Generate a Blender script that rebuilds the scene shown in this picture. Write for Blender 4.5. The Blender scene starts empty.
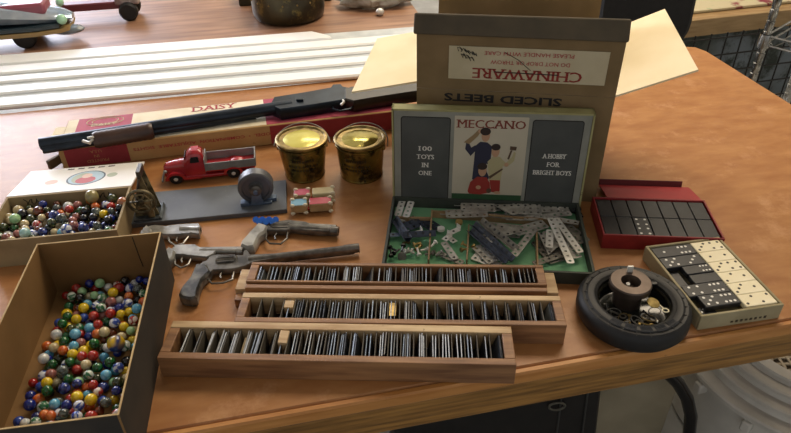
import bpy, math, random
from mathutils import Matrix, Vector
R = math.radians
T = 0.76                      # table height
CAMH = 0.66                   # camera height above the table
FPX, PITCH, ROLL = 660.0, R(35.5), R(-1.0)
SC = bpy.context.scene
COL = SC.collection

# ------------------------------------------------------------------ camera
cam = bpy.data.cameras.new('camera'); co = bpy.data.objects.new('camera', cam); COL.objects.link(co)
cam.sensor_width = 36; cam.sensor_fit = 'HORIZONTAL'; cam.lens = 36 * FPX / 791; cam.clip_start = .01
_e = Vector((0, math.sin(PITCH), math.cos(PITCH))); _x = Vector((1, 0, 0))
_c, _s = math.cos(ROLL), math.sin(ROLL)
_r = _x * _c + _e * _s; _u = -_x * _s + _e * _c; _f = Vector((0, math.cos(PITCH), -math.sin(PITCH)))
m = Matrix.Identity(4)
for i in range(3): m[i][0] = _r[i]; m[i][1] = _u[i]; m[i][2] = -_f[i]
m.translation = Vector((0, 0, T + CAMH)); co.matrix_world = m
SC.camera = co

# ------------------------------------------------------------------ world, lights, exposure
w = bpy.data.worlds.new('world'); SC.world = w; w.use_nodes = True
w.node_tree.nodes['Background'].inputs[0].default_value = (.95, .94, .93, 1)
w.node_tree.nodes['Background'].inputs[1].default_value = .36

def area(name, loc, aim, sx, sy, power, col):
    l = bpy.data.lights.new(name, 'AREA'); l.shape = 'RECTANGLE'; l.size = sx; l.size_y = sy; l.energy = power; l.color = col
    o = bpy.data.objects.new(name, l); COL.objects.link(o); o.location = loc
    o.rotation_euler = (Vector(aim) - Vector(loc)).to_track_quat('-Z', 'Y').to_euler(); return o
area('window_daylight', (-2.9, 4.75, 2.2), (-.6, 1.2, .8), 2.0, 1.9, 140, (.86, .88, 1))
area('ceiling_lamp_light', (.75, 2.3, 2.9), (.75, 2.3, 0), 1.6, 1.0, 42, (1, .84, .63))
area('rear_ceiling_lamp_light', (.1, 4.1, 2.9), (.1, 4.1, 0), 1.3, .7, 26, (1, .9, .72))
SC.view_settings.view_transform = 'Standard'; SC.view_settings.look = 'None'
SC.view_settings.gamma = 1; SC.view_settings.use_curve_mapping = False
SC.view_settings.exposure = 0.46

# ------------------------------------------------------------------ helpers
def P(u, v, h=0.0):
    """point of the plane h above the table top that the photograph shows at pixel u, v"""
    x = u - 395.5; y = -(v - 216.5)
    d = _r * x + _u * y + _f * FPX
    t = (h - CAMH) / d.z
    return Vector((d.x * t, d.y * t, T + h))

def lin(hexs):
    o = []
    for i in (0, 2, 4):
        c = int(hexs[i:i + 2], 16) / 255
        o.append(c / 12.92 if c <= .04045 else ((c + .055) / 1.055) ** 2.4)
    return (*o, 1)

MATS = {}
def mat(name, c, rough=.5, metal=0, c2=None, scale=20, stretch=(1, 1, 1), detail=5, bump=0, trans=0, coat=0, lo=.35, hi=.65,
        emit=0, ior=1.5, c3=None, scale3=4, lo3=.55, hi3=.7, alpha=1):
    if name in MATS: return MATS[name]
    m = bpy.data.materials.new(name); m.use_nodes = True; nt = m.node_tree; b = nt.nodes['Principled BSDF']
    b.inputs['Roughness'].default_value = rough; b.inputs['Metallic'].default_value = metal
    b.inputs['Transmission Weight'].default_value = trans; b.inputs['Coat Weight'].default_value = coat
    b.inputs['Coat Roughness'].default_value = .12; b.inputs['IOR'].default_value = ior; b.inputs['Alpha'].default_value = alpha
    b.inputs['Base Color'].default_value = lin(c)
    tc = nt.nodes.new('ShaderNodeTexCoord'); mp = nt.nodes.new('ShaderNodeMapping')
    mp.inputs['Scale'].default_value = stretch; nt.links.new(tc.outputs['Object'], mp.inputs[0])
    nz = nt.nodes.new('ShaderNodeTexNoise'); nz.inputs['Scale'].default_value = scale; nz.inputs['Detail'].default_value = detail
    nt.links.new(mp.outputs[0], nz.inputs['Vector'])
    last = None
    if c2:
        cr = nt.nodes.new('ShaderNodeValToRGB'); cr.color_ramp.elements[0].position = lo; cr.color_ramp.elements[1].position = hi
        cr.color_ramp.elements[0].color = lin(c); cr.color_ramp.elements[1].color = lin(c2)
        nt.links.new(nz.outputs[0], cr.inputs[0]); last = cr.outputs[0]
        if c3:
            n3 = nt.nodes.new('ShaderNodeTexNoise'); n3.inputs['Scale'].default_value = scale3; n3.inputs['Detail'].default_value = 8
            n3.inputs['Roughness'].default_value = .7
            nt.links.new(tc.outputs['Object'], n3.inputs['Vector'])
            mr = nt.nodes.new('ShaderNodeMapRange'); mr.inputs[1].default_value = lo3; mr.inputs[2].default_value = hi3
            nt.links.new(n3.outputs[0], mr.inputs[0])
            mx = nt.nodes.new('ShaderNodeMix'); mx.data_type = 'RGBA'; nt.links.new(mr.outputs[0], mx.inputs[0])
            nt.links.new(last, mx.inputs[6]); mx.inputs[7].default_value = lin(c3); last = mx.outputs[2]
        nt.links.new(last, b.inputs['Base Color'])
    if bump:
        bp = nt.nodes.new('ShaderNodeBump'); bp.inputs['Strength'].default_value = bump; bp.inputs['Distance'].default_value = .002
        nt.links.new(nz.outputs[0], bp.inputs['Height']); nt.links.new(bp.outputs[0], b.inputs['Normal'])
    if emit:
        b.inputs['Emission Color'].default_value = lin(c); b.inputs['Emission Strength'].default_value = emit
    MATS[name] = m; return m

def rot(rz=0, rx=0, ry=0, loc=(0, 0, 0)):
    return Matrix.Translation(loc) @ Matrix.Rotation(rz, 4, 'Z') @ Matrix.Rotation(ry, 4, 'Y') @ Matrix.Rotation(rx, 4, 'X')

class MB:
    def __init__(s): s.v = []; s.f = []; s.mi = []
    def add(s, vs, fs, mi=0, M=None):
        n = len(s.v)
        for p in vs:
            p = Vector(p)
            s.v.append(tuple(M @ p if M else p))
        for f in fs: s.f.append([n + i for i in f]); s.mi.append(mi)
        return s
    def box(s, c, d, M=None, mi=0, taper=1.0):
        x, y, z = c; a, b, h = d[0] / 2, d[1] / 2, d[2] / 2; t = taper
        vs = [(x - a, y - b, z - h), (x + a, y - b, z - h), (x + a, y + b, z - h), (x - a, y + b, z - h),
              (x - a * t, y - b * t, z + h), (x + a * t, y - b * t, z + h), (x + a * t, y + b * t, z + h), (x - a * t, y + b * t, z + h)]
        return s.add(vs, [(3, 2, 1, 0), (4, 5, 6, 7), (0, 1, 5, 4), (1, 2, 6, 5), (2, 3, 7, 6), (3, 0, 4, 7)], mi, M)
    def lathe(s, prof, n=32, M=None, mi=0, close=True, sx=1, sy=1):
        vs = []; fs = []
        for (r, z) in prof:
            for k in range(n):
                a = 2 * math.pi * k / n; vs.append((r * math.cos(a) * sx, r * math.sin(a) * sy, z))
        for j in range(len(prof) - 1):
            for k in range(n):
                k2 = (k + 1) % n; fs.append((j * n + k, j * n + k2, (j + 1) * n + k2, (j + 1) * n + k))
        if close:
            fs.append(tuple(reversed(range(n)))); fs.append(tuple(range((len(prof) - 1) * n, len(prof) * n)))
        return s.add(vs, fs, mi, M)
    def cyl(s, p0, p1, r, r1=None, n=16, mi=0, M=None):
        p0, p1 = Vector(p0), Vector(p1); d = p1 - p0
        Q = Matrix.Translation(p0) @ d.to_track_quat('Z', 'Y').to_matrix().to_4x4()
        return s.lathe([(r, 0), (r if r1 is None else r1, d.length)], n, (M @ Q) if M else Q, mi)
    def tube(s, pts, r, n=8, mi=0, M=None, closed=False):
        pts = [Vector(p) for p in pts]; vs = []; fs = []; N = len(pts)
        for i, p in enumerate(pts):
            if closed: d = pts[(i + 1) % N] - pts[i - 1]
            else: d = pts[min(i + 1, N - 1)] - pts[max(i - 1, 0)]
            q = d.to_track_quat('Z', 'Y').to_matrix()
            if i == 0: X = q @ Vector((1, 0, 0))
            dn = d.normalized(); X = (X - dn * X.dot(dn)).normalized(); Y = dn.cross(X)
            rr = r[i] if isinstance(r, (list, tuple)) else r
            for k in range(n):
                a = 2 * math.pi * k / n; vs.append(p + X * rr * math.cos(a) + Y * rr * math.sin(a))
        for i in range(N if closed else N - 1):
            j = (i + 1) % N
            for k in range(n):
                k2 = (k + 1) % n; fs.append((i * n + k, i * n + k2, j * n + k2, j * n + k))
        if not closed:
            fs.append(tuple(reversed(range(n)))); fs.append(tuple(range((N - 1) * n, N * n)))
        return s.add(vs, fs, mi, M)
    def prism(s, poly, z0, z1, mi=0, M=None, inset=0.0, ch=0.0):
        ar = sum(poly[i][0] * poly[(i + 1) % len(poly)][1] - poly[(i + 1) % len(poly)][0] * poly[i][1] for i in range(len(poly)))
        poly = [tuple(p[:2]) for p in poly]
        if ar < 0: poly = poly[::-1]
        n = len(poly); rings = [(z0, 0), (z1, 0)]
        if inset: rings = [(z0, inset), (z0 + ch, 0), (z1 - ch, 0), (z1, inset)]
        def off(i, t):
            if not t: return poly[i]
            p, a, b = Vector(poly[i]), Vector(poly[i - 1]), Vector(poly[(i + 1) % n])
            e1 = (p - a).normalized(); e2 = (b - p).normalized()
            nn = Vector((-(e1.y + e2.y), e1.x + e2.x)); nn = nn.normalized() if nn.length > 1e-6 else Vector((-e1.y, e1.x))
            return tuple(p + nn * t)
        vs = [(*off(i, t), z) for z, t in rings for i in range(n)]; fs = []
        for j in range(len(rings) - 1):
            for i in range(n):
                i2 = (i + 1) % n; fs.append((j * n + i, j * n + i2, (j + 1) * n + i2, (j + 1) * n + i))
        fs.append(tuple(reversed(range(n)))); fs.append(tuple(range((len(rings) - 1) * n, len(rings) * n)))
        return s.add(vs, fs, mi, M)
    def ball(s, c, r, n=12, M=None, mi=0, sc=(1, 1, 1)):
        vs = [(c[0], c[1], c[2] - r * sc[2])]; fs = []; L = n // 2
        for j in range(1, L):
            a = math.pi * j / L - math.pi / 2
            for k in range(n):
                b = 2 * math.pi * k / n
                vs.append((c[0] + r * sc[0] * math.cos(a) * math.cos(b), c[1] + r * sc[1] * math.cos(a) * math.sin(b), c[2] + r * sc[2] * math.sin(a)))
        vs.append((c[0], c[1], c[2] + r * sc[2])); top = len(vs) - 1
        for k in range(n):
            k2 = (k + 1) % n; fs.append((0, 1 + k2, 1 + k)); fs.append((top, 1 + (L - 2) * n + k, 1 + (L - 2) * n + k2))
            for j in range(L - 2): fs.append((1 + j * n + k, 1 + j * n + k2, 1 + (j + 1) * n + k2, 1 + (j + 1) * n + k))
        return s.add(vs, fs, mi, M)
    def mesh(s, name, mats, smooth=True, ang=35):
        me = bpy.data.meshes.new(name); me.from_pydata(s.v, [], s.f)
        for q in (mats if isinstance(mats, (list, tuple)) else [mats]): me.materials.append(q)
        me.polygons.foreach_set('material_index', s.mi)
        if smooth:
            me.polygons.foreach_set('use_smooth', [True] * len(s.f)); me.update(); me.set_sharp_from_angle(angle=R(ang))
        me.update(); return me
    def build(s, name, mats, parent=None, bevel=0, smooth=True, seg=2, **kw):
        o = bpy.data.objects.new(name, s.mesh(name, mats, smooth)); COL.objects.link(o); o.parent = parent
        if bevel:
            b = o.modifiers.new('bevel', 'BEVEL'); b.width = bevel; b.segments = seg; b.limit_method = 'ANGLE'; b.angle_limit = R(35)
        for k, v in kw.items(): o[k] = v
        return o

def tag(o, label, cat, group=None):
    o['label'] = label; o['category'] = cat
    if group: o['group'] = group
    return o
def thing(name, label, cat, loc=(0, 0, 0), rz=0, group=None):
    o = bpy.data.objects.new(name, None); COL.objects.link(o); o.empty_display_size = .02
    o.location = loc; o.rotation_euler = (0, 0, rz); return tag(o, label, cat, group)
def structure(o): o['kind'] = 'structure'; return o
def dup(o, loc=None, rz=None, label=None, group=None, rotm=None):
    c = o.copy(); COL.objects.link(c)
    for ch in o.children:
        d = ch.copy(); COL.objects.link(d); d.parent = c
        for g in ch.children:
            e = g.copy(); COL.objects.link(e); e.parent = d
    if loc is not None: c.location = loc
    if rz is not None: c.rotation_euler = (0, 0, rz)
    if rotm is not None: c.rotation_euler = rotm
    if label: c['label'] = label
    if group: c['group'] = group
    return c

def text_mesh(s, W, H, bold=0.0, extrude=.0002, serif=False):
    """lettering mesh fitted to W x H, centred, in the XY plane facing +Z"""
    cu = bpy.data.curves.new('lettering', 'FONT'); cu.body = s; cu.offset = bold; cu.resolution_u = 2
    o = bpy.data.objects.new('lettering', cu); COL.objects.link(o)
    me = bpy.data.meshes.new_from_object(o.evaluated_get(bpy.context.evaluated_depsgraph_get()))
    COL.objects.unlink(o); bpy.data.objects.remove(o)
    xs = [v.co.x for v in me.vertices]; ys = [v.co.y for v in me.vertices]
    x0, x1, y0, y1 = min(xs), max(xs), min(ys), max(ys)
    vs = [((v.co.x - (x0 + x1) / 2) / (x1 - x0) * W, (v.co.y - (y0 + y1) / 2) / (y1 - y0) * H, extrude) for v in me.vertices]
    fs = [tuple(p.vertices) for p in me.polygons]; bpy.data.meshes.remove(me)
    if serif:
        cnt = {}
        for f in fs:
            for i in range(len(f)):
                e = tuple(sorted((f[i], f[i - 1]))); cnt[e] = cnt.get(e, 0) + 1
        base = list(zip(vs, range(len(vs)))); nv = len(vs); add = []
        for (i, j), c in cnt.items():
            a, b = vs[i], vs[j]; L = abs(a[0] - b[0])
            if c == 1 and abs(a[1] - b[1]) < H * .01 and H * .08 < L < H * .45 and abs(abs(a[1]) - H / 2) < H * .06:
                add.append(((a[0] + b[0]) / 2, a[1], L))
        for x, y, L in add:
            w = L * .5 + H * .13; t = H * .10; sg = 1 if y > 0 else -1
            n0 = len(vs); vs += [(x - w, y, extrude), (x + w, y, extrude), (x + w, y - sg * t, extrude), (x - w, y - sg * t, extrude)]
            fs.append((n0, n0 + 1, n0 + 2, n0 + 3) if sg < 0 else (n0 + 3, n0 + 2, n0 + 1, n0))
        n0 = len(vs); vs += [(x + H * .05, y, z + .00006) for x, y, z in vs]; fs += [tuple(k + n0 for k in f) for f in fs]
    return vs, fs
def text(s, W, H, M, material, parent, name='lettering', bold=.0, serif=0, **kw):
    mb = MB(); vs, fs = text_mesh(s, W, H, bold, serif=bool(serif)); mb.add(vs, fs, 0, M)
    return mb.build(name, material, parent, smooth=False, **kw)

def open_box(mb, L, W, H, t, floor=.002, mi=0, M=None, tb=None):
    tb = tb or t
    mb.box((0, 0, floor / 2), (L - 2 * t + .0002, W - 2 * t + .0002, floor), M, mi)
    for s in (-1, 1):
        mb.box((0, s * (W - t) / 2, H / 2), (L, t, H), M, mi)
        mb.box((s * (L - t) / 2, 0, H / 2), (t, W - 2 * t, H), M, mi)
    return mb
ORD = 'first second third fourth fifth sixth seventh eighth ninth tenth eleventh twelfth thirteenth fourteenth fifteenth sixteenth seventeenth eighteenth nineteenth twentieth twenty-first twenty-second twenty-third twenty-fourth twenty-fifth twenty-sixth twenty-seventh twenty-eighth twenty-ninth thirtieth thirty-first thirty-second thirty-third thirty-fourth'.split()
rnd = random.Random(7)

# ------------------------------------------------------------------ materials
wood = mat('varnished_tabletop', '9a653a', .4, c2='b38150', scale=16, stretch=(1.0, 2.6, 3), detail=14, bump=.12, lo=.28, hi=.74, c3='c99a70', scale3=13, lo3=.55, hi3=.8, ior=1.38)
wood_edge = mat('golden_edge_wood', '6b4a1e', .5, c2='a87a3a', scale=14, stretch=(.8, 14, 14), detail=8, bump=.2, lo=.3, hi=.7)
traywood = mat('brown_tray_wood', '6f4a2e', .55, c2='9b714a', scale=10, stretch=(1, 10, 10), detail=8, bump=.15)
palewood = mat('pale_tray_wood', 'a5845c', .6, c2='cdb288', scale=12, stretch=(1, 8, 8), detail=8, c3='6f5236', scale3=60, lo3=.62, hi3=.7)
card = mat('brown_cardboard', '74603f', .85, c2='836c4a', scale=14, bump=.1)  # carton card, darkened so the colour carries the shade on its front
cardlight = mat('lit_flap_cardboard', 'ead6ac', .85, c2='f0deb8', scale=14)  # same card for the side flaps, overhead light put into the paler colour
cardgold = mat('marble_box_cardboard', '77582f', .8, c2='88663b', scale=10, bump=.1)
shaded_lip = mat('shaded_lip_card', '4a4132', .8, c2='5a4f3c', scale=18)  # carton lip, its shade put into the dark colour
blackpaper = mat('dark_box_paper', '26231f', .75, c2='3a332a', scale=16)
white = mat('white_paint', 'f2f2ee', .45, c2='e6e8ea', scale=12)
greywhite = mat('grey_white_groove', 'b4babd', .6, c2='c9cdce', scale=24, c3='8d8d88', scale3=30, lo3=.66, hi3=.74)  # grey board between the white rails, with random darker flecks
steel = mat('dull_nickel', 'b8b4aa', .36, .2, c2='8f8b82', scale=60, bump=.1)
bright = mat('bright_nickel', 'eeebe4', .3, .3, c2='cfcbc0', scale=40)
grimy = mat('grimy_steel', '625e56', .45, .35, c2='8a857a', scale=90)
ironblk = mat('blued_steel', '20262e', .32, .6, c2='2e3742', scale=30)
black = mat('black_plastic', '0d0d0e', .4)
rubber = mat('black_rubber', '0b0b0c', .55, c2='141415', scale=50, bump=.1)
floor_m = mat('grey_concrete', '8f8d88', .7, c2='a8a6a1', scale=6)
wall_m = mat('pale_plaster', 'c9c6bd', .9, c2='d2cfc6', scale=4)
redpaint = mat('red_enamel', '9c1a22', .25, c2='b3222b', scale=30, coat=.6)
ivory = mat('ivory_bone', 'f3e8c4', .4, c2='f8efd2', scale=30)
ebony = mat('black_domino', '1f2022', .38, c2='2b2c2f', scale=60)
pipw = mat('white_pip', 'f0efe8', .5)
pipb = mat('black_pip', '23201a', .5)
brass = mat('brass', 'a8905a', .35, .8, c2='6d5c35', scale=80)
gold = mat('gold_lacquer', 'e0d46c', .2, .35, c2='c2b54e', scale=18)
redink = mat('red_ink', 'a8323a', .7)
blackink = mat('black_ink', '1d1a17', .7)
whiteink = mat('white_ink', 'd8d6cd', .7)

# ------------------------------------------------------------------ room
fl = structure(MB().box((0, 2, -.05), (9, 10, .1)).build('floor', floor_m))
structure(MB().box((0, 5.05, 1.5), (9, .1, 3.0)).build('wall_back', wall_m))
structure(MB().box((-4.05, 2, 1.5), (.1, 6, 3.0)).build('wall_left', wall_m))
structure(MB().box((4.05, 2, 1.5), (.1, 6, 3.0)).build('wall_right', wall_m))
structure(MB().box((0, 2, 3.05), (9, 6.2, .1)).build('ceiling', mat('white_ceiling', 'dddbd4', .9, c2='d5d3cc', scale=3)))
wf = MB()
for dx in (-1.05, 0, 1.05): wf.box((dx, 0, 0), (.07, .06, 2.1))
for dz in (-1.02, 0, 1.02): wf.box((0, 0, dz), (2.17, .06, .07))
o = wf.build('window_1', white, bevel=.004); o.location = (-2.9, 4.96, 1.95); structure(o)
p = MB().box((0, .02, 0), (2.1, .01, 2.0)).build('window_pane', mat('bright_overcast_glass', 'dfe8ff', .1, emit=1.6), o)

# ------------------------------------------------------------------ tables
TA = R(11.4)
tf = MB(); c0 = P(378, 399)
ta = Vector((math.cos(TA), math.sin(TA), 0)); tb = Vector((-math.sin(TA), math.cos(TA), 0))
rc = P(696.5, 44.5)
rx = (rc - c0).dot(ta); ry = (rc - c0).dot(tb)
table = thing('work_table', 'long orange-brown varnished wooden table top carrying the toys and boxes', 'table', (c0.x, c0.y, 0), TA)
Lx = -1.5
poly = [(Lx, .0105), (rx, .0105), (rx, ry - .05), (rx - .012, ry - .015), (rx - .05, ry), (Lx, ry)]
MB().prism(poly, T - .022, T, inset=.003, ch=.003).build('tabletop', wood, table)
fr = MB(); fr.prism([(Lx + .0, .003), (rx - .003, .003), (rx - .003, .025), (Lx, .025)], T - .073, T - .0225)
fr.build('front_rail', wood_edge, table, bevel=.003)
MB().prism([(rx - .028, .03), (rx - .006, .03), (rx - .006, ry - .06), (rx - .028, ry - .06)], T - .062, T - .022).build('side_rail', wood_edge, table, bevel=.003)
MB().prism([(Lx, .0), (rx, .0), (rx, .0101), (Lx, .0101)], T - .022, T - .0006, inset=.003, ch=.003).build('edge_strip', mat('worn_pale_edge', 'c98f4e', .5, c2='b07436', scale=9, stretch=(1, 8, 8), c3='6d4420', scale3=22, lo3=.6, hi3=.72), table)
for lx, ly in ((rx - .045, .06), (rx - .07, ry - .12), (Lx + .1, .1), (Lx + .1, ry - .1)):
    MB().box((lx, ly, (T - .022) / 2), (.07, .07, T - .022)).build('leg', wood_edge, table, bevel=.004)

# far table
FA = R(11.4)
f0 = P(341, 34)
far = thing('far_table', 'brown wooden table behind the white railed panel, with toys along its edge', 'table', (f0.x, f0.y, 0), FA)
fwood = mat('far_brown_wood', '7f5b45', .42, c2='a67e62', scale=5, stretch=(1, 8, 4), detail=8, bump=.1)
MB().box((-.72, .45, T - .011), (1.95, .9, .022)).build('tabletop', fwood, far, bevel=.003)
MB().box((-.72, .012, T - .045), (1.95, .02, .046)).build('front_rail', wood_edge, far, bevel=.003)
for lx in (-1.6, .18):
    for ly in (.07, .82): MB().box((lx, ly, (T - .022) / 2), (.06, .06, T - .022)).build('leg', wood_edge, far, bevel=.004)

# white railed panel bridging the tables
pa = P(0, 103, .02); pb = P(350, 72, .02); PA = math.atan2(pb.y - pa.y, pb.x - pa.x)
panel = thing('railed_panel', 'long white panel of raised rails lying across the back of the table', 'panel', (pa.x, pa.y, T), PA - R(.3))
WP = .325
MB().box((.42, WP / 2 + .008, .0035), (1.5, WP - .030, .006)).build('backing_board', greywhite, panel, bevel=.002)
offs = [0, .074, .143, .200, .262]; wid = [.048, .043, .038, .052, .068]
for k, (y0, ww) in enumerate(zip(offs, wid)):
    x1 = 1.17 if k < 4 else .775
    pl = [(-.33, y0), (x1 - .03, y0), (x1 - .008, y0 + .01), (x1, y0 + .03), (x1, y0 + ww), (-.33, y0 + ww)]
    if k == 4: pl = [(-.33, y0), (x1, y0), (x1 - .004, y0 + .022), (x1 - .02, y0 + .04), (x1 - .05, y0 + ww), (-.33, y0 + ww)]
    MB().prism(pl, .0005, .013, inset=.005, ch=.004).build('rail', white, panel)

# ------------------------------------------------------------------ chinaware carton
CA = R(-9.2); cw = .317; cd = .275; ch = .2
cf = Vector((.0387, 1.0087, T)); cax = Vector((math.cos(CA), math.sin(CA), 0)); cay = Vector((-math.sin(CA), math.cos(CA), 0))
cc = cf + cax * cw / 2
carton = thing('cardboard_carton', 'open brown cardboard carton with spread flaps and an upside-down red label', 'box', cc, CA)
b = MB(); M0 = Matrix.Translation((0, cd / 2, 0))
open_box(b, cw, cd, ch, .004, .004, M=M0)
b.build('body', [card], carton)
def flap(name, pts, t, mats, nrm, **kw):
    n = Vector(nrm).normalized() * t; a = [Vector(q) for q in pts]
    mb = MB(); mb.add(a + [q + n for q in a], [(3, 2, 1, 0), (4, 5, 6, 7), (0, 1, 5, 4), (1, 2, 6, 5), (2, 3, 7, 6), (3, 0, 4, 7)])
    mb.mi[0] = 1
    return mb.build(name, mats, carton, smooth=False, **kw)
a = R(24); w_ = .125
flap('side_flap', [(cw / 2, .002, ch), (cw / 2 + w_ * math.cos(a), .0, ch + w_ * math.sin(a)), (cw / 2 + w_ * math.cos(a), cd + .01, ch + w_ * math.sin(a)), (cw / 2, cd, ch)], .003, [cardlight, card], (-math.sin(a), 0, math.cos(a)))
a = R(-9); w_ = .112
flap('side_flap', [(-cw / 2, cd, ch), (-cw / 2 - w_ * math.cos(a), cd - .02, ch + w_ * math.sin(a)), (-cw / 2 - w_ * math.cos(a), .004, ch + w_ * math.sin(a)), (-cw / 2, .022, ch)], .003, [cardlight, card], (math.sin(a), 0, math.cos(a)))
# front flap standing up, its top lip rolled forward and with shade put into its dark colour
a = R(93); w_ = .098
fz = lambda s: (math.cos(a) * s, ch + math.sin(a) * s)
ff = MB(); y1, z1 = fz(w_)
ff.add([(-cw / 2, 0, ch + .001), (cw / 2, 0, ch + .001), (cw / 2, y1, z1), (-cw / 2, y1, z1), (-cw / 2, .003, ch + .001), (cw / 2, .003, ch + .001), (cw / 2, y1 + .003, z1), (-cw / 2, y1 + .003, z1)],
       [(0, 1, 2, 3), (7, 6, 5, 4), (0, 4, 5, 1), (1, 5, 6, 2), (2, 6, 7, 3), (3, 7, 4, 0)])
ffo = ff.build('front_flap', card, carton, smooth=False)
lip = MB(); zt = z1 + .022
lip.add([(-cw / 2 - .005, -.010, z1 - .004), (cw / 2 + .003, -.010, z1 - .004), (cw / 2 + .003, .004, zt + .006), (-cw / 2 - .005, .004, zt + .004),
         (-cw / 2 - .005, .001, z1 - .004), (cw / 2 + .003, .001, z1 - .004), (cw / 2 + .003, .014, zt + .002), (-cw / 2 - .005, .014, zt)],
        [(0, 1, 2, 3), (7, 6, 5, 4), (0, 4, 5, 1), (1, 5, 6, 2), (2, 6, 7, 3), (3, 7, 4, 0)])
lip.build('folded_lip', shaded_lip, carton, bevel=.003, label='shaded dark lip folded over the top of the front flap')
bf = flap('back_flap', [(-cw / 2 + .008, cd, ch), (cw / 2 - .004, cd, ch), (cw / 2 - .004, cd + .01, ch + .135), (-cw / 2 + .008, cd + .01, ch + .135)], .003, [mat('tan_back_flap', 'bd9a72', .85, c2='c9a780', scale=12), card], (0, 1, 0))
FM = lambda x, s, up=True: Matrix.Translation((x, y1 * s - .0012, ch + (z1 - ch) * s)) @ Matrix.Rotation(R(93), 4, 'X') @ (Matrix.Rotation(R(180), 4, 'Z') if up else Matrix.Identity(4))
MB().box((0, 0, 0), (.245, .056, .0006), FM(.0155, .50)).build('paper_label', mat('cream_label', 'c5ba9c', .8, c2='b8ac8c', scale=16), ffo)
def FT(x, s): return Matrix.Translation((0, -.0008, 0)) @ FM(x, s)
text('CHINAWARE', .170, .0175, FT(.017, .335), mat('dark_red_ink', '8a2a22', .7), ffo, serif=1)
text('DO NOT DROP OR THROW', .122, .0065, FT(.02, .54), redink, ffo)
text('PLEASE HANDLE WITH CARE', .137, .0065, FT(.017, .69), redink, ffo)
pen = MB()
pen.tube([(-.035, .001), (.06, -.002)] and [(FT(.015, .36) @ Vector((-.05, .0, 0))), (FT(.015, .36) @ Vector((.05, -.001, 0)))], .0008, 5)
pen.tube([FT(.0, .55) @ Vector((-.022, .013, 0)), FT(.0, .55) @ Vector((-.002, -.004, 0)), FT(.0, .55) @ Vector((.02, -.016, 0))], .0005, 5)
for k in range(7):
    x0 = -.092 + .007 * (k % 4) + .005 * (k // 4); s0 = .74 - .11 * (k // 4) - .025 * (k % 4)
    pen.tube([FT(x0, s0) @ Vector((math.sin(q * 1.9 + k) * .0035 - q * .0012, math.cos(q * 2.3 + k) * .004, 0)) for q in range(6)], .0006, 5)
pen.build('pen_scribble', blackink, ffo)
text('SLICED BEETS', .190, .014, Matrix.Translation((-.018, -.0004, ch - .0125)) @ Matrix.Rotation(R(90), 4, 'X') @ Matrix.Rotation(R(180), 4, 'Z'), blackink, carton, bold=.03)

# ------------------------------------------------------------------ construction set box
h = .022
q0, q1, q2, q3 = [P(u, v, h) for u, v in ((394.8, 197.4), (580, 203.5), (591.6, 273), (381.8, 263))]
mc = (q0 + q1 + q2 + q3) / 4; MA = R(-5.6); ML, MW, MH = .318, .186, .022
mbx = thing('toy_set_box', 'long dark box of metal construction toy parts with its picture lid standing open', 'box', (mc.x, mc.y, T), MA)
boxdark = mat('dark_green_box_paper', '2e332d', .7, c2='3d4238', scale=20)
bb = MB(); open_box(bb, ML, MW, MH, .004, .002); bb.build('tray', boxdark, mbx)
MB().box((0, 0, .0025), (ML - .009, MW - .009, .001)).build('green_lining', mat('green_lining', '5f9c6f', .8, c2='76ad82', scale=9), mbx)
dv = MB(); yb = MW / 2; xl = -ML / 2
def loc_m(u, v, hh=.02):
    p = P(u, v, hh) - Vector((mc.x, mc.y, 0)); return Matrix.Rotation(-MA, 4, 'Z') @ p
def divider(u0, v0, u1, v1):
    a_, b_ = loc_m(u0, v0), loc_m(u1, v1); d = b_ - a_
    dv.box((0, 0, 0), (math.hypot(d.x, d.y), .0025, .014), rot(math.atan2(d.y, d.x), loc=((a_.x + b_.x) / 2, (a_.y + b_.y) / 2, .010)))
dxs = [(432, 208, 428.5, 258), (432, 209, 583, 220), (469, 223, 467, 258), (537, 228, 538, 266), (397, 215, 431, 216)]
for d in dxs: divider(*d)
dv.build('dividers', mat('tan_divider', '7d6444', .8, c2='9a7d58', scale=30), mbx)
# lid: a shallow tray standing on edge behind the base
LA = R(2)
lidroot = MB(); LH = .182; LD = .022
LM = Matrix.Translation((.002, MW / 2 + LD + .001, .003)) @ Matrix.Rotation(-LA, 4, 'X')   # local: x right, z up, y back
edge_m = mat('olive_cream_lid_edge', '8f8a58', .75, c2='a39d6c', scale=22, c3='5b5638', scale3=60, lo3=.62, hi3=.7)
lidroot.box((0, -.0015, LH / 2), (ML + .004, .003, LH), LM, 0)
for s in (-1, 1): lidroot.box((s * (ML + .001) / 2, -LD / 2, LH / 2), (.003, LD, LH), LM, 1)
for zz in (.0015, LH - .0015): lidroot.box((0, -LD / 2, zz), (ML + .004, LD, .003), LM, 1)
lid = lidroot.build('lid', [edge_m, edge_m], mbx)
# outer face picture is printed on the sheet set into the lid
def LF(x, z, e=.0): return LM @ Matrix.Translation((x, -LD + .0 - e, z)) @ Matrix.Rotation(R(90), 4, 'X')
lg = mat('silver_grey_print', '8b8c82', .6, c2='7b7c72', scale=20)
dg = mat('dark_grey_print', '3f4240', .6, c2='4a4d4a', scale=18)
pw = mat('picture_paper', 'bdb5a0', .6, c2='b0a893', scale=9)
MB().box((0, 0, 0), (ML - .004, LH - .006, .0012), LF(0, LH / 2 , .0)).build('face_sheet', lg, lid)
def rrect(W, H, r, n=4):
    out = []
    for cx, cy, a0 in ((W / 2 - r, H / 2 - r, 0), (-W / 2 + r, H / 2 - r, 90), (-W / 2 + r, -H / 2 + r, 180), (W / 2 - r, -H / 2 + r, 270)):
        for k in range(n + 1):
            a_ = R(a0 + 90 * k / n); out.append((cx + r * math.cos(a_), cy + r * math.sin(a_)))
    return out
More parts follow.
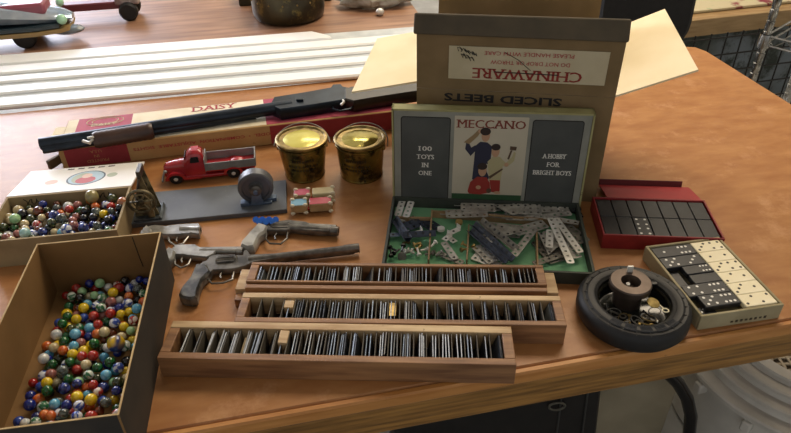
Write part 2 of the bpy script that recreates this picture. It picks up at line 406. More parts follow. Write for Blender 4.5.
for sx, cxp in ((-1, -.1055), (1, .1055)):
    MB().prism(rrect(.081, .158, .005), .0007, .0010, M=LF(cxp, LH / 2, .0)).build('dark_border', blackink, lid)
    MB().prism(rrect(.078, .155, .004), .0010, .0013, M=LF(cxp, LH / 2, .0)).build('side_panel', dg, lid)
for i, sx in enumerate(('100', 'TOYS', 'IN', 'ONE')):
    text(sx, (.021, .029, .010, .022)[i], .0085, LF(-.1055, .113 - i * .0155, .0013), whiteink, lid, serif=1)
for i, sx in enumerate(('A HOBBY', 'FOR', 'BRIGHT BOYS')):
    text(sx, (.037, .020, .062)[i], .0085, LF(.1055, .106 - i * .0155, .0013), whiteink, lid, serif=1)
pic = MB(); PW, PH = .118, .165
PMAT = [pw, mat('print_green', '274a2c', .6), mat('print_navy', '23243a', .6), mat('print_skin', 'b08a6c', .6), mat('print_hair', '2a1c16', .6),
        mat('print_cream', 'a89f78', .6), mat('print_red', '8e2a20', .6), mat('print_brown', '4f3a2a', .6), mat('print_tan', '8a7350', .6)]
PMx = LF(0, LH / 2, .0)
pic.prism(rrect(PW, PH, .001, 1), .0007, .0011, 0, PMx)
pic.prism([(-PW / 2, -PH / 2), (PW / 2, -PH / 2), (PW / 2, -PH / 2 + .020), (-PW / 2, -PH / 2 + .020)], .0011, .0012, 1, PMx)
cx = lambda x, y: ((x - 280) / 330 * PW, (228 - y) / 352 * PH)
def shp(pts, mi, lv): pic.prism([cx(*q) for q in pts], .0012, .0012 + lv * .00008, mi, PMx)
def ell(x, y, rx_, ry_, mi, lv): shp([(x + rx_ * math.cos(t * math.pi / 8), y + ry_ * math.sin(t * math.pi / 8)) for t in range(16)], mi, lv)
shp([(212, 225), (250, 225), (288, 290), (282, 300), (252, 310), (208, 300)], 2, 1)
shp([(214, 165), (235, 148), (268, 150), (290, 165), (288, 235), (212, 235)], 2, 2)
shp([(222, 178), (195, 205), (168, 178), (172, 152), (182, 150), (196, 172), (214, 162)], 2, 3)
shp([(160, 152), (186, 158), (222, 128), (238, 105), (226, 100), (202, 122)], 8, 4); ell(232, 108, 9, 8, 3, 5)
ell(258, 124, 19, 24, 3, 5); ell(256, 108, 24, 15, 4, 6)
shp([(275, 225), (300, 203), (330, 205), (348, 220), (342, 300), (288, 300)], 5, 3)
shp([(340, 215), (360, 228), (384, 205), (392, 182), (400, 188), (396, 220), (366, 245), (342, 240)], 5, 4)
shp([(372, 162), (402, 164), (400, 178), (372, 176)], 7, 5); shp([(376, 178), (384, 178), (372, 215), (364, 212)], 7, 5)
ell(362, 235, 10, 8, 3, 6); ell(308, 184, 18, 23, 3, 6); ell(308, 167, 21, 13, 4, 7)
shp([(290, 300), (340, 300), (342, 345), (330, 352), (302, 350)], 6, 4); shp([(286, 285), (345, 250), (348, 256), (290, 296)], 7, 5)
shp([(190, 350), (200, 312), (232, 288), (276, 290), (292, 312), (298, 352), (250, 362), (198, 360)], 6, 6)
ell(254, 262, 19, 24, 3, 8); ell(252, 245, 23, 14, 4, 9); ell(240, 332, 12, 8, 3, 9); ell(330, 352, 16, 6, 3, 6); ell(290, 345, 12, 10, 7, 7)
pic.build('cover_picture', PMAT, lid, smooth=False)
text('MECCANO', .108, .0145, LF(0, LH / 2 + .069, .0012), mat('brown_red_print', '7a3325', .6), lid, serif=1)

# perforated parts
PITCHH = .0118
def perf(cols, rows, thick=.0009, pw_=.0118, hole=.0024, rounded=True):
    """flat perforated strip or plate, local x long, with real holes"""
    mb = MB(); n = 8
    for i in range(cols):
        for j in range(rows):
            ox = (i - (cols - 1) / 2) * pw_; oy = (j - (rows - 1) / 2) * pw_
            outer = []
            for k in range(n):
                a_ = 2 * math.pi * (k + .5) / n; c_, s_ = math.cos(a_), math.sin(a_)
                hx = pw_ / 2 + 1e-5; f_ = hx / max(abs(c_), abs(s_)); x, y = c_ * f_, s_ * f_
                if k in (0, 3, 4, 7): x = hx * (1 if c_ > 0 else -1); y = .62 * hx * (1 if s_ > 0 else -1)
                else: y = hx * (1 if s_ > 0 else -1); x = .62 * hx * (1 if c_ > 0 else -1)
                end = rounded and ((i == 0 and c_ < 0) or (i == cols - 1 and c_ > 0))
                corner = (j == 0 and s_ < 0) or (j == rows - 1 and s_ > 0)
                if not (end and corner):
                    if k in (0, 3, 4, 7): y = hx * (1 if s_ > 0 else -1) if not end or corner is False and rows > 1 else y
                    if not end and k in (1, 2, 5, 6): x = hx * .3 * (1 if c_ > 0 else -1)
                    if end and rows == 1: pass
                outer.append((x, y))
            inner = [(hole * math.cos(2 * math.pi * (k + .5) / n), hole * math.sin(2 * math.pi * (k + .5) / n)) for k in range(n)]
            vs = [(ox + x, oy + y, z) for z in (0, thick) for (x, y) in outer + inner]
            fs = []
            for k in range(n):
                k2 = (k + 1) % n
                fs += [(2 * n + k, 2 * n + k2, 3 * n + k2, 3 * n + k), (k2, k, n + k, n + k2), (k, k2, 2 * n + k2, 2 * n + k), (n + k2, n + k, 3 * n + k, 3 * n + k2)]
            mb.add(vs, fs)
    return mb
strip_mesh = {}
def pmesh(cols, rows, m, hole=.0024):
    k = (cols, rows, m.name)
    if k not in strip_mesh: strip_mesh[k] = perf(cols, rows, hole=hole).mesh('perforated_strip', m, smooth=False)
    return strip_mesh[k]
dark_angle = mat('dark_blue_angle_steel', '434a58', .4, .4, c2='2c313c', scale=50)
def lay(name, cols, rows, m, u0, v0, u1, v1, label, group, hz=.006, tilt=0, cat='metal strip'):
    """a perforated part laid between two points of the box"""
    a_, b_ = P(u0, v0, hz), P(u1, v1, hz); d = b_ - a_
    o = bpy.data.objects.new(name, pmesh(cols, rows, m)); COL.objects.link(o)
    o.location = ((a_.x + b_.x) / 2, (a_.y + b_.y) / 2, T + hz); o.rotation_euler = (tilt, 0, math.atan2(d.y, d.x))
    return tag(o, label, cat, group)
gS = 'perforated strips in the construction set'
lay('perforated_strip', 4, 1, bright, 403, 199, 397, 218, 'short bright perforated strip at far left of the toy set, left of its pair', gS, .014)
lay('perforated_strip', 4, 1, bright, 412, 200, 405, 219, 'short bright perforated strip at far left of the toy set, right of its pair', gS, .0185)
lay('perforated_strip', 10, 1, bright, 548, 213, 574, 270, 'longest bright nickel perforated strip slanting over the right compartment', gS, .0215)
lay('perforated_strip', 8, 1, bright, 556, 219, 580, 252, 'bright perforated strip just right of the longest bright strip', gS, .018)
lay('perforated_strip', 4, 1, bright, 550, 228, 549, 250, 'short bright perforated strip left of the longest bright strip', gS, .018)
lay('perforated_strip', 7, 1, steel, 536, 227, 512, 258, 'dull grey perforated strip slanting from the third divider', gS, .019)
k = 0
spot = ['at the left of the top compartment', 'behind the long top-compartment strips', 'along the middle of the top compartment', 'near the right end of the top compartment', 'crossing the top compartment rightwards', 'under the other top-compartment strips', 'resting at the far right corner of the tray', 'at the rear wall of the top compartment']
for (cols, u0, v0, u1, v1, hz) in ((9, 441, 213, 500, 209, .012), (8, 455, 211, 515, 218, .014), (7, 450, 204, 505, 205, .010), (8, 512, 212, 572, 211, .013), (7, 520, 219, 575, 213, .016), (9, 470, 206, 540, 213, .007), (5, 540, 216, 582, 224, .017), (6, 500, 206, 545, 207, .009)):
    lay('perforated_strip', cols, 1, grimy if k % 2 else steel, u0, v0, u1, v1, 'dull metal perforated strip ' + spot[k], gS, hz); k += 1
dark_angle = mat('dark_blue_angle_steel', '3a414e', .4, .6, c2='262b36', scale=50)
for i, (cols, rows, u0, v0, u1, v1, hz, m_, lb) in enumerate((
        (5, 3, 505, 214, 540, 215, .0125, steel, 'dull perforated plate lying among strips in the top compartment'),
        (5, 3, 540, 240, 560, 262, .006, grimy, 'grey perforated plate under the long bright strip at right'),
        (4, 3, 478, 254, 500, 262, .006, bright, 'pale perforated plate at the front of the middle compartment'),
        (5, 3, 485, 228, 520, 232, .008, steel, 'dull grey perforated plate at the rear of the middle compartment'),
        (3, 2, 424, 221, 436, 229, .010, dark_angle, 'bluish perforated plate in the left compartment'),
        (6, 2, 560, 222, 582, 240, .010, grimy, 'dull perforated plate by the right wall of the tray'))):
    lay('perforated_plate', cols, rows, m_, u0, v0, u1, v1, lb, 'perforated plates in the construction set', hz, cat='metal plate')
for i, (cols, rows, u0, v0, u1, v1, hz, m_) in enumerate((
        (6, 2, 447, 214, 486, 213, .0165, steel), (4, 3, 514, 208, 540, 209, .018, steel), (5, 2, 462, 207, 494, 208, .0175, steel), (5, 2, 536, 208, 566, 210, .0145, steel),
        (5, 2, 515, 232, 545, 224, .014, steel), (5, 2, 545, 236, 572, 245, .010, steel), (4, 2, 486, 240, 505, 228, .016, steel), (6, 2, 553, 229, 578, 262, .0125, steel),
        (3, 2, 404, 228, 420, 222, .0125, dark_angle), (4, 2, 478, 246, 494, 262, .0095, steel))):
    lay('perforated_plate', cols, rows, m_, u0, v0, u1, v1, '%s narrow perforated plate from the left in the toy set' % ('second', 'sixth', 'fourth', 'eighth', 'seventh', 'ninth', 'fifth', 'tenth', 'first bluish', 'third')[i], 'perforated plates in the construction set', hz, cat='metal plate')
mb = MB(); mb.prism([(-.030, .010), (.030, .010), (.004, -.020), (-.004, -.020)], 0, .001)
for q in range(5): mb.cyl(((q - 2) * .0118, .006, .001), ((q - 2) * .0118, .006, .0013), .0022, n=8, mi=1)
mb.cyl((0, -.014, .001), (0, -.014, .0013), .0022, n=8, mi=1)
tp_ = mb.build('trunnion_plate', [steel, black]); tp_.location = P(512, 208, .0195); tag(tp_, 'triangular grey metal plate at the centre of the rear compartment', 'metal plate')
tp2 = dup(tp_, P(506, 232, .016), R(200), 'triangular grey metal plate in the middle compartment'); tp3 = dup(tp_, P(549, 243, .013), R(95), 'triangular grey metal plate against the right compartment divider')
# dark angle girders
def girder(u0, v0, u1, v1, lb, hz=.012, n=9, m_=dark_angle, tilt=R(50)):
    a_, b_ = P(u0, v0, hz), P(u1, v1, hz); d = b_ - a_; L = d.length
    mb = MB(); mb.box((0, .005, .0005), (L, .010, .001)); mb.box((0, 0, .005), (L, .001, .010))
    nh = int(L / .0118)
    for q in range(nh): mb.cyl(((q - (nh - 1) / 2) * .0118, .006, .0009), ((q - (nh - 1) / 2) * .0118, .006, .0012), .0024, n=8, mi=1)
    o = mb.build('angle_girder', [m_, black]); o.location = ((a_.x + b_.x) / 2, (a_.y + b_.y) / 2, T + hz); o.rotation_euler = (tilt, 0, math.atan2(d.y, d.x))
    return tag(o, lb, 'metal girder', 'angle girders in the construction set')
girder(394, 220, 409, 242, 'dark blue-black angle girder at the left wall of the tray')
girder(403, 238, 436, 236, 'dark bluish girder lying across the left compartment toward the divider', .013)
girder(473, 226, 512, 262, 'black angle girder slanting across the middle compartment', .014)
girder(470, 232, 506, 264, 'black angle girder just left of the slanting middle girder', .012)
girder(480, 222, 516, 252, 'dark angle girder right of the slanting middle girder', .016, m_=grimy)
# small hardware: brackets, washers, pulleys, bolts
def pulley(u, v, r, hz, m_, lb, tx=0, ty=0):
    mb = MB(); mb.lathe([(.0015, 0), (r, 0), (r * 1.0, .0012), (r * .8, .002), (r, .003), (r, .0042), (.0015, .0042)], 18, close=True)
    o = mb.build('pulley_wheel', m_); p_ = P(u, v, hz); o.location = p_; o.rotation_euler = (tx, ty, 0); return tag(o, lb, 'pulley')
pulley(441, 230, .0062, .010, bright, 'bright round bushed disc at left of the second compartment')
pulley(459, 223, .0060, .012, brass, 'brass-coloured wheel lying near the rear of the second compartment', R(20))
pulley(402, 256, .0070, .006, grimy, 'small dull wheel at the front left corner of the tray', R(60))
def bracket(u, v, rz, hz, m_, lb, s=1.0, g='small brackets in the construction set'):
    mb = MB(); mb.box((0, 0, .0005), (.016 * s, .010 * s, .001)); mb.box((.0075 * s, 0, .005 * s), (.001, .010 * s, .010 * s)); mb.cyl((-.003, 0, .0009), (-.003, 0, .0013), .0022, n=8, mi=1)
    o = mb.build('angle_bracket', [m_, black]); o.location = P(u, v, hz); o.rotation_euler = (0, 0, rz); return tag(o, lb, 'bracket', g)
bracket(447, 238, .9, .012, bright, 'bright angle bracket beside the round disc')
bracket(455, 231, .6, .013, bright, 'bright angle bracket right of the two others in the second compartment')
bracket(452, 240, 2.2, .009, bright, 'bright angle bracket in front of the others in the second compartment')
bracket(417, 233, .3, .013, bright, 'bright bracket in the middle of the left compartment')
bracket(395, 235, .1, .010, mat('blue_grey_steel', '6f7c92', .4, .5), 'blue-grey flat bracket at the left wall of the tray')
lay('perforated_strip', 4, 1, steel, 444, 243, 455, 259, 'dull perforated strip leaning at the front of the second compartment', gS, .010)
lay('perforated_strip', 4, 1, grimy, 440, 254, 460, 262, 'short dull strip along the front of the second compartment', gS, .007)
lay('perforated_strip', 6, 1, grimy, 540, 262, 565, 254, 'dull strip at the front of the right compartment', gS, .009)
bolts = []
hw = [steel, grimy, brass, black, bright]
for i in range(34):
    u, v = [(405, 226), (418, 226), (412, 248), (398, 252), (425, 252), (415, 256), (436, 258), (470, 250), (580, 216), (560, 214)][i % 10]
    u += rnd.uniform(-8, 8); v += rnd.uniform(-4, 4); p_ = P(u, v, .006)
    mb = MB(); mb.cyl((-.005, 0, 0), (.006, 0, 0), .0018, n=8); mb.cyl((.006, 0, 0), (.0085, 0, 0), .0042, n=6)
    o = mb.build('machine_bolt', hw[i % 5]); o.location = p_ + Vector((0, 0, .002 + .006 * rnd.random())); o.rotation_euler = (0, rnd.uniform(-.4, .4), rnd.uniform(0, 6))
    bolts.append(o)
for i, o in enumerate(sorted(bolts, key=lambda o: o.location.x)): tag(o, '%s loose little bolt, counted from the left, among the toy set metal pieces' % ORD[i], 'bolt', 'loose bolts in the construction set')

# ------------------------------------------------------------------ wooden slide trays
slate = mat('dark_slide_face', '23262b', .3, c2='33373d', scale=40)
slate2 = mat('grey_slide_face', '4b4d4c', .4, c2='5c5e5b', scale=40)
edgeL = mat('pale_glass_edge', '5d6a80', .3, c2='a9b7ca', scale=120)
edgeD = mat('dull_slide_edge', '33363d', .35, c2='5c6069', scale=90)
def slide_mesh(fm, em, hh, ww):
    mb = MB(); mb.box((0, 0, hh / 2), (.0012, ww, hh), mi=0)
    mb.mi = [1, 1, 1, 0, 1, 0]; return mb.mesh('glass_slide', [fm, em], smooth=False)
# face order of box(): bottom, top, -y, +x, +y, -x
def tray(name, label, cx_, cy_, rz, L, W, H, nslots, slide_label, group, fill, tw, tsides, backm, extras=()):
    t = thing(name, label, 'tray', (cx_, cy_, T), rz)
    tf_, tk, te = tsides
    mb = MB()
    mb.box((0, -W / 2 + tf_ / 2, H / 2), (L, tf_, H)); mb.build('front_wall', traywood, t, bevel=.001)
    MB().box((0, W / 2 - tk / 2, H / 2), (L, tk, H)).build('back_wall', backm, t, bevel=.001)
    for s in (-1, 1): MB().box((s * (L / 2 - te / 2), (tf_ - tk) / 2, H / 2), (te, W - tf_ - tk, H - .0006)).build('end_wall', traywood, t, bevel=.001)
    MB().box((0, (tf_ - tk) / 2, .002), (L - 2 * te, W - tf_ - tk, .004)).build('bottom', mat('dark_tray_bottom', '2c221a', .8), t)
    inL = L - 2 * te; inW = W - tf_ - tk; pitch = inL / nslots; yc = (tf_ - tk) / 2
    for i in range(1, nslots):
        x = -inL / 2 + i * pitch
        mb = MB(); mb.box((x, yc, .004 + (H - .006) / 2), (.0011, inW, H - .006)); mb.build('divider', mat('grey_divider', '4a443a', .7, c2='5a5346', scale=30), t)
    proto = [slide_mesh(slate, edgeL, H - .009, inW - .003), slide_mesh(slate, edgeD, H - .008, inW - .004), slide_mesh(slate2, edgeL, H - .0105, inW - .006)]
    for i in range(nslots):
        n, lean = fill(i)
        x0 = -inL / 2 + i * pitch
        for k in range(n):
            me = proto[rnd.choice((0, 0, 1, 1, 2))]
            o = bpy.data.objects.new('glass_slide', me); COL.objects.link(o)
            a_ = lean * rnd.uniform(.6, 1.2)
            hx = math.sin(a_) * (H - .009)
            lo_, hi_ = max(0, -hx) + .0022, pitch - .0022 - max(0, hx)
            xx = x0 + (lo_ + (hi_ - lo_) * ((k + .5) / n) if hi_ > lo_ else pitch / 2 - hx / 2)
            z = .0045 + rnd.uniform(0, .0035)
            p_ = Matrix.Rotation(rz, 4, 'Z') @ Vector((xx, yc + rnd.uniform(-.001, .001), z))
            o.matrix_world = Matrix.Translation((cx_ + p_.x, cy_ + p_.y, T + z)) @ Matrix.Rotation(rz + rnd.uniform(-.02, .02), 4, 'Z') @ Matrix.Rotation(a_, 4, 'Y')
            tag(o, '%s slide in the %s slot from the left of the %s' % (('first', 'second', 'third', 'fourth', 'fifth')[k], ORD[i], slide_label), 'slide', group)
    return t, pitch, inL, yc, H
def block(t, name, label, x, yc, z, d, m_, ry=0):
    p_ = t.matrix_basis @ Vector((x, yc, z)); o = MB().box((0, 0, 0), d).build(name, m_, bevel=.0006)
    o.location = Matrix.Rotation(t.rotation_euler.z, 4, 'Z') @ Vector((x, yc, 0)) + Vector((t.location.x, t.location.y, T + z)); o.rotation_euler = (0, ry, t.rotation_euler.z)
    return tag(o, label, 'block')
def f_front(i):
    if i == 25: return 4, .35
    if i == 24: return 1, .2
    if i in (7,): return 1, .5
    if i in (8,): return 1, .0
    return rnd.choice((2, 2, 3, 3, 4)), (.33 if i < 6 else rnd.uniform(-.25, .25))
t1 = tray('slide_tray', 'front wooden slide tray, nearest the table edge, packed with dark slides', -.0775, .6000, R(-2.8), .452, .067, .035, 26,
     'front wooden tray', 'slides in the front wooden tray', f_front, 0, (.011, .0125, .0135), palewood)
block(t1[0], 'wooden_block', 'pale wooden block standing in the front slide tray', -t1[2] / 2 + 8.6 * t1[1], t1[3] + .008, .0255, (.012, .022, .02), palewood, .05)
block(t1[0], 'paper_wedge', 'tan wedge lying among slides left of the pale block in the front tray', -t1[2] / 2 + 5.6 * t1[1], t1[3] - .002, .024, (.009, .03, .003), mat('tan_wedge', 'a08c68', .7), .7)
def f_mid(i):
    if i in (0, 1, 2): return 0, 0
    if i == 3: return 1, 0
    if i < 14: return rnd.choice((2, 3, 3)), rnd.uniform(-.15, .15)
    if i < 24: return rnd.choice((1, 2, 2)), -.32
    if i == 25: return 5, .6
    return 2, -.3
t2 = tray('slide_tray', 'middle wooden slide tray with three empty slots at its left', .0035, .6602, R(-2.4), .443, .058, .035, 26,
     'middle wooden tray', 'slides in the middle wooden tray', f_mid, 0, (.009, .010, .012), palewood)
block(t2[0], 'wooden_block', 'small light wooden block in the left part of the middle slide tray', -t2[2] / 2 + 3.5 * t2[1], t2[3] + .008, .028, (.013, .014, .012), palewood)
block(t2[0], 'brass_block', 'small squarish brass-coloured block in the centre of the middle slide tray', -t2[2] / 2 + 12.4 * t2[1], t2[3] + .002, .026, (.010, .026, .012), brass)
def f_back(i):
    if i in (10, 20, 22): return 1, .1
    if i == 23: return 2, 0
    return rnd.choice((2, 3, 3, 4)), rnd.uniform(-.5, .6) if i % 3 == 0 else rnd.uniform(-.2, .25)
t3 = tray('slide_tray', 'rear wooden slide tray set on a wider base below the toy set box', -.001, .7322, R(-2.5), .430, .044, .037, 24,
     'rear wooden tray', 'slides in the rear wooden tray', f_back, 0, (.004, .006, .012), traywood)
MB().box((.0, -.031, .008), (.462, .016, .016)).build('base_ledge', traywood, t3[0], bevel=.001)
MB().box((.0, -.0295, .026), (.428, .008, .018)).build('front_lath', traywood, t3[0], bevel=.001)
for s in (-1, 1): MB().box((s * .2245, .0, .011), (.017, .045, .022)).build('base_end', palewood, t3[0], bevel=.001)

# ------------------------------------------------------------------ marbles
def marble_mat(i, c, c2=None, tr=.0, sc_=1.7):
    return mat('marble_glass_%s_%s' % (c, c2), c, .08, c2=c2, scale=sc_, detail=1, trans=tr, coat=.5, lo=.44, hi=.56, stretch=(1, .4, 1))
COLS = [('cobalt blue', '1d2f86', None, .2), ('navy swirled', '1c2560', '4656a0', 0), ('white', 'd9dad6', 'b9bfc2', 0), ('emerald green', '1e5a2c', '2d7a3f', .3),
        ('red', '9c1f1c', 'b84033', 0), ('yellow', 'd6b312', 'e3c62e', 0), ('sky blue', '5aa8cc', '7fc0dc', 0), ('pale mint green', '8fbf8a', 'a9cf9c', 0),
        ('orange', 'c65a22', 'd88040', 0), ('clear grey', '7f8a86', '4d5653', .5), ('black', '131318', None, 0), ('amber brown', '7a3a20', '4e2416', .2),
        ('cream', 'cdbf96', 'b8a57c', 0), ('blue and white swirled', '2c489c', 'd5dae2', 0), ('green and white swirled', '2a6a44', 'cfd8cc', 0), ('dull pink', 'a56a62', '7f4c46', 0),
        ('red and white swirled', 'a82a28', 'e0d4cc', 0), ('dark olive', '3a4426', '566038', .3)]
def drop(n, rx0, rx1, ry0, ry1, z0, rfun, bias=None, tries=36):
    out = []
    for _ in range(n):
        r = rfun(); best = None
        for _t in range(tries):
            x = rnd.uniform(rx0 + r, rx1 - r); y = rnd.uniform(ry0 + r, ry1 - r)
            z = z0 + r
            for (a_, b_, c_, q) in out:
                d2 = (a_ - x) ** 2 + (b_ - y) ** 2; s_ = r + q
                if d2 < s_ * s_: z = max(z, c_ + math.sqrt(s_ * s_ - d2))
            sc = z + (bias(x, y) if bias else 0)
            if best is None or sc < best[0]: best = (sc, x, y, z)
        out.append((best[1], best[2], best[3], r))
    return out
mk = {}; HEAP = []
def marbles(pts, root, weights, where, group, y0, y1, keep):
    made = {}
    Mx = Matrix.Translation(root.location) @ Matrix.Rotation(root.rotation_euler.z, 4, 'Z')
    pts = sorted(pts, key=lambda q: -q[2] - q[3]); heap_pts = pts[keep:]
    for (x, y, z, r) in heap_pts: HEAP.append((Mx @ Vector((x, y, z)), r, rnd.choices(range(len(COLS)), weights)[0]))
    for (x, y, z, r) in pts[:keep]:
        i = rnd.choices(range(len(COLS)), weights)[0]
        key = (i,)
        if key not in mk:
            mk[key] = MB().ball((0, 0, 0), 1, 16).mesh('marble', marble_mat(i, *COLS[i][1:]))
            mk[key].polygons.foreach_set('use_smooth', [True] * len(mk[key].polygons))
        o = bpy.data.objects.new('marble', mk[key]); COL.objects.link(o)
        o.location = Mx @ Vector((x, y, z)); o.scale = (r, r, r); o.rotation_euler = (rnd.uniform(0, 6), rnd.uniform(0, 6), 0)
        band = ('front', 'near-front', 'middle', 'near-back', 'back')[max(0, min(4, int((y - y0) / (y1 - y0) * 5)))]
        made.setdefault((COLS[i][0], band), []).append((o.location.x, o))
    for (cn, band), lst in made.items():
        lst.sort(key=lambda t: t[0])
        for q, (_, o) in enumerate(lst):
            pos = '' if len(lst) == 1 else ('leftmost ' if q == 0 else 'rightmost ' if q == len(lst) - 1 else ORD[q] + '-from-left ')
            tag(o, ('%s%s glass marble in the %s part of the %s' % (pos, cn, band, where)), 'marble', group)
# tall carton, front left
BA = R(8); bh = .092
bk1 = P(161.5, 232, bh); bax = Vector((math.cos(BA), math.sin(BA), 0)); bay = Vector((-math.sin(BA), math.cos(BA), 0))
BL, BW = .172, .325
bc = bk1 - bax * BL / 2 - bay * BW / 2
big = thing('marble_box', 'tall open cardboard box of coloured marbles, brown inside and dark outside', 'box', (bc.x, bc.y, T), BA)
tk = .0025
def wallp(name, c, d, inner, outer, axis, s):
    """two-sided card wall: dark paper outside, brown card inside and on the rim"""
    mb = MB(); mb.box(c, d); idx = {('x', 1): 3, ('x', -1): 5, ('y', 1): 4, ('y', -1): 2}[(axis, s)]
    mb.mi = [1 if q == idx else 0 for q in range(6)]
    return mb.build(name, [inner, outer], big, smooth=False)
MB().box((0, 0, .0015), (BL - 2 * tk, BW - 2 * tk, .003)).build('bottom', cardgold, big)
for s in (-1, 1):
    wallp('side_wall', (s * (BL - tk) / 2, 0, bh / 2), (tk, BW, bh), cardgold, blackpaper, 'x', s)
    wallp('end_wall', (0, s * (BW - tk) / 2, bh / 2), (BL - 2 * tk, tk, bh), cardgold, blackpaper, 'y', s)
rim_m = mat('worn_cream_rim', 'c2a878', .8, c2='a98d5e', scale=50)
rm = MB()
for s in (-1, 1):
    rm.box((s * (BL - tk) / 2, 0, bh + .0003), (tk * .8, BW, .0008)); rm.box((0, s * (BW - tk) / 2, bh + .0003), (BL - 2 * tk, tk * .8, .0008))
rm.build('worn_rim', rim_m, big)
MB().tube([(.045, BW / 2 - tk - .0005, bh - .002), (.046, BW / 2 - tk - .0005, .06), (.0475, BW / 2 - tk - .0005, .035)], .0006, 5).build('wall_crease', blackpaper, big)
pts = drop(290, -BL / 2 + .014, BL / 2 - .004, -BW / 2 + .004, BW / 2 - .004, .003, lambda: rnd.choice((.0060, .0064, .0066, .0068, .007, .0074)),
           bias=lambda x, y: .0 if x > -.055 else .007)
marbles(pts[:-1], big, [8, 5, 5, 6, 7, 8, 6, 4.5, 6, 6, 5, 3, 4.5, 6, 4, 1.5, 5, 4], 'tall cardboard box', 'marbles in the tall cardboard box', -BW / 2, BW / 2, 205)
# cigar box, rear left
GA = R(8.0); gh = .05
g0 = P(131, 186, gh); gax = Vector((math.cos(GA), math.sin(GA), 0)); gay = Vector((-math.sin(GA), math.cos(GA), 0))
GL, GW = .203, .128
gc = g0 - gax * GL / 2 - gay * GW / 2
cig = thing('cigar_box', 'shallow open box of dusty marbles with a white picture lid folded back', 'box', (gc.x, gc.y, T), GA)
cream = mat('aged_cream_paper', 'a4906a', .8, c2='8d7a58', scale=20)
gb = MB(); open_box(gb, GL, GW, gh, .0035, .016); gb.build('body', cream, cig)
lb = mat('printed_white_lid', 'e9e6df', .5, c2='dedad2', scale=15)
al = R(-10); LMg = Matrix.Translation((0, GW / 2 + .001, gh - .001)) @ Matrix.Rotation(al, 4, 'X')
glid = MB().box((0, .059, 0), (GL, .118, .003), LMg).build('lid', lb, cig, smooth=False)
gm = [mat('print_slate', '54606a', .6), mat('print_sky', 'a9c0cc', .6), mat('print_rose', 'b5504f', .6), mat('print_leaf', 'a8b09a', .6), mat('print_blush', 'd9b8a8', .6)]
gp = MB(); el = lambda x, y, a_, b_, z, mi, e=0: gp.prism([(x + a_ * math.cos(q * math.pi / 12), y + b_ * math.sin(q * math.pi / 12)) for q in range(24)], .0015, z, mi, LMg)
el(.012, .058, .033, .034, .0017, 0); el(.012, .058, .030, .031, .0018, 1); el(.004, .058, .016, .024, .0019, 3); el(.014, .046, .017, .016, .0020, 2); el(.012, .066, .009, .011, .0021, 4)
el(-.045, .05, .011, .010, .0017, 4); el(.056, .062, .009, .010, .0017, 3)
gp.build('lid_picture', gm, glid, smooth=False)
ink = MB()
for k in range(5): ink.tube([LMg @ Vector((-.028 + k * .018 + .006 * math.sin(q * 1.3), .108 + .002 * math.cos(q * 2.1), .0017)) for q in range(7)], .0006, 5)
ink.build('lid_script', blackink, glid)
ink = MB()
for x0, n in ((-.075, 6), (.043, 7)):
    ink.tube([(x0 + q * .0022 + .0022 * math.sin(q * 1.7), GW / 2 - .0041, gh - .011 + .006 * math.cos(q * 1.35)) for q in range(n * 2)], .0007, 5)
ink.build('wall_script', blackink, cig)
pts = drop(150, -GL / 2 + .004, GL / 2 - .004, -GW / 2 + .004, GW / 2 - .004, .016, lambda: rnd.choice((.0060, .0064, .0068, .007, .0074, .0086)))
marbles(pts, cig, [3, 4, 1.5, 4, 2, .7, 1, 2, 3, 6, 6, 7, 6, 3, 2, 8, 1, 6], 'shallow rear-left box', 'marbles in the shallow box', -GW / 2, GW / 2, 96)
mb = MB()
for c, q, i in HEAP: mb.ball(c, q, 14, mi=i)
o = mb.build('marble_heap', [marble_mat(i, *COLS[i][1:]) for i in range(len(COLS))], None); o['kind'] = 'stuff'; tag(o, 'lower marbles heaped under the others in the two marble boxes', 'marbles')
def special(root, x, y, r, z, c, c2, lb_):
    o = bpy.data.objects.new('marble', MB().ball((0, 0, 0), r, 20).mesh('marble', marble_mat(0, c, c2, 0, 60))); COL.objects.link(o)
    o.data.polygons.foreach_set('use_smooth', [True] * len(o.data.polygons))
    o.location = root.location + Matrix.Rotation(root.rotation_euler.z, 4, 'Z') @ Vector((x, y, z)); tag(o, lb_, 'marble')
def lw(root, u, v, h_):
    p_ = P(u, v, h_) - root.location; return Matrix.Rotation(-root.rotation_euler.z, 4, 'Z') @ p_
q = lw(big, 117, 346, .024); special(big, q.x, q.y, .0115, .0285, 'd8b32a', '2c3f7c', 'largest marble in the tall box, yellow with a blue band')
q = lw(cig, 92, 197, .045); special(cig, q.x, q.y, .0115, .046, '8f8455', 'a39766', 'largest olive-tan marble at the back of the shallow box')
q = lw(cig, 123, 203, .044); special(cig, q.x, q.y, .0095, .045, 'a8623c', 'bb7a50', 'large orange-brown marble at the back right of the shallow box')
q = lw(cig, 25, 233, .044); special(cig, q.x, q.y, .0085, .044, '8fb8b8', 'a9cccb', 'large pale turquoise marble at the front left of the shallow box')

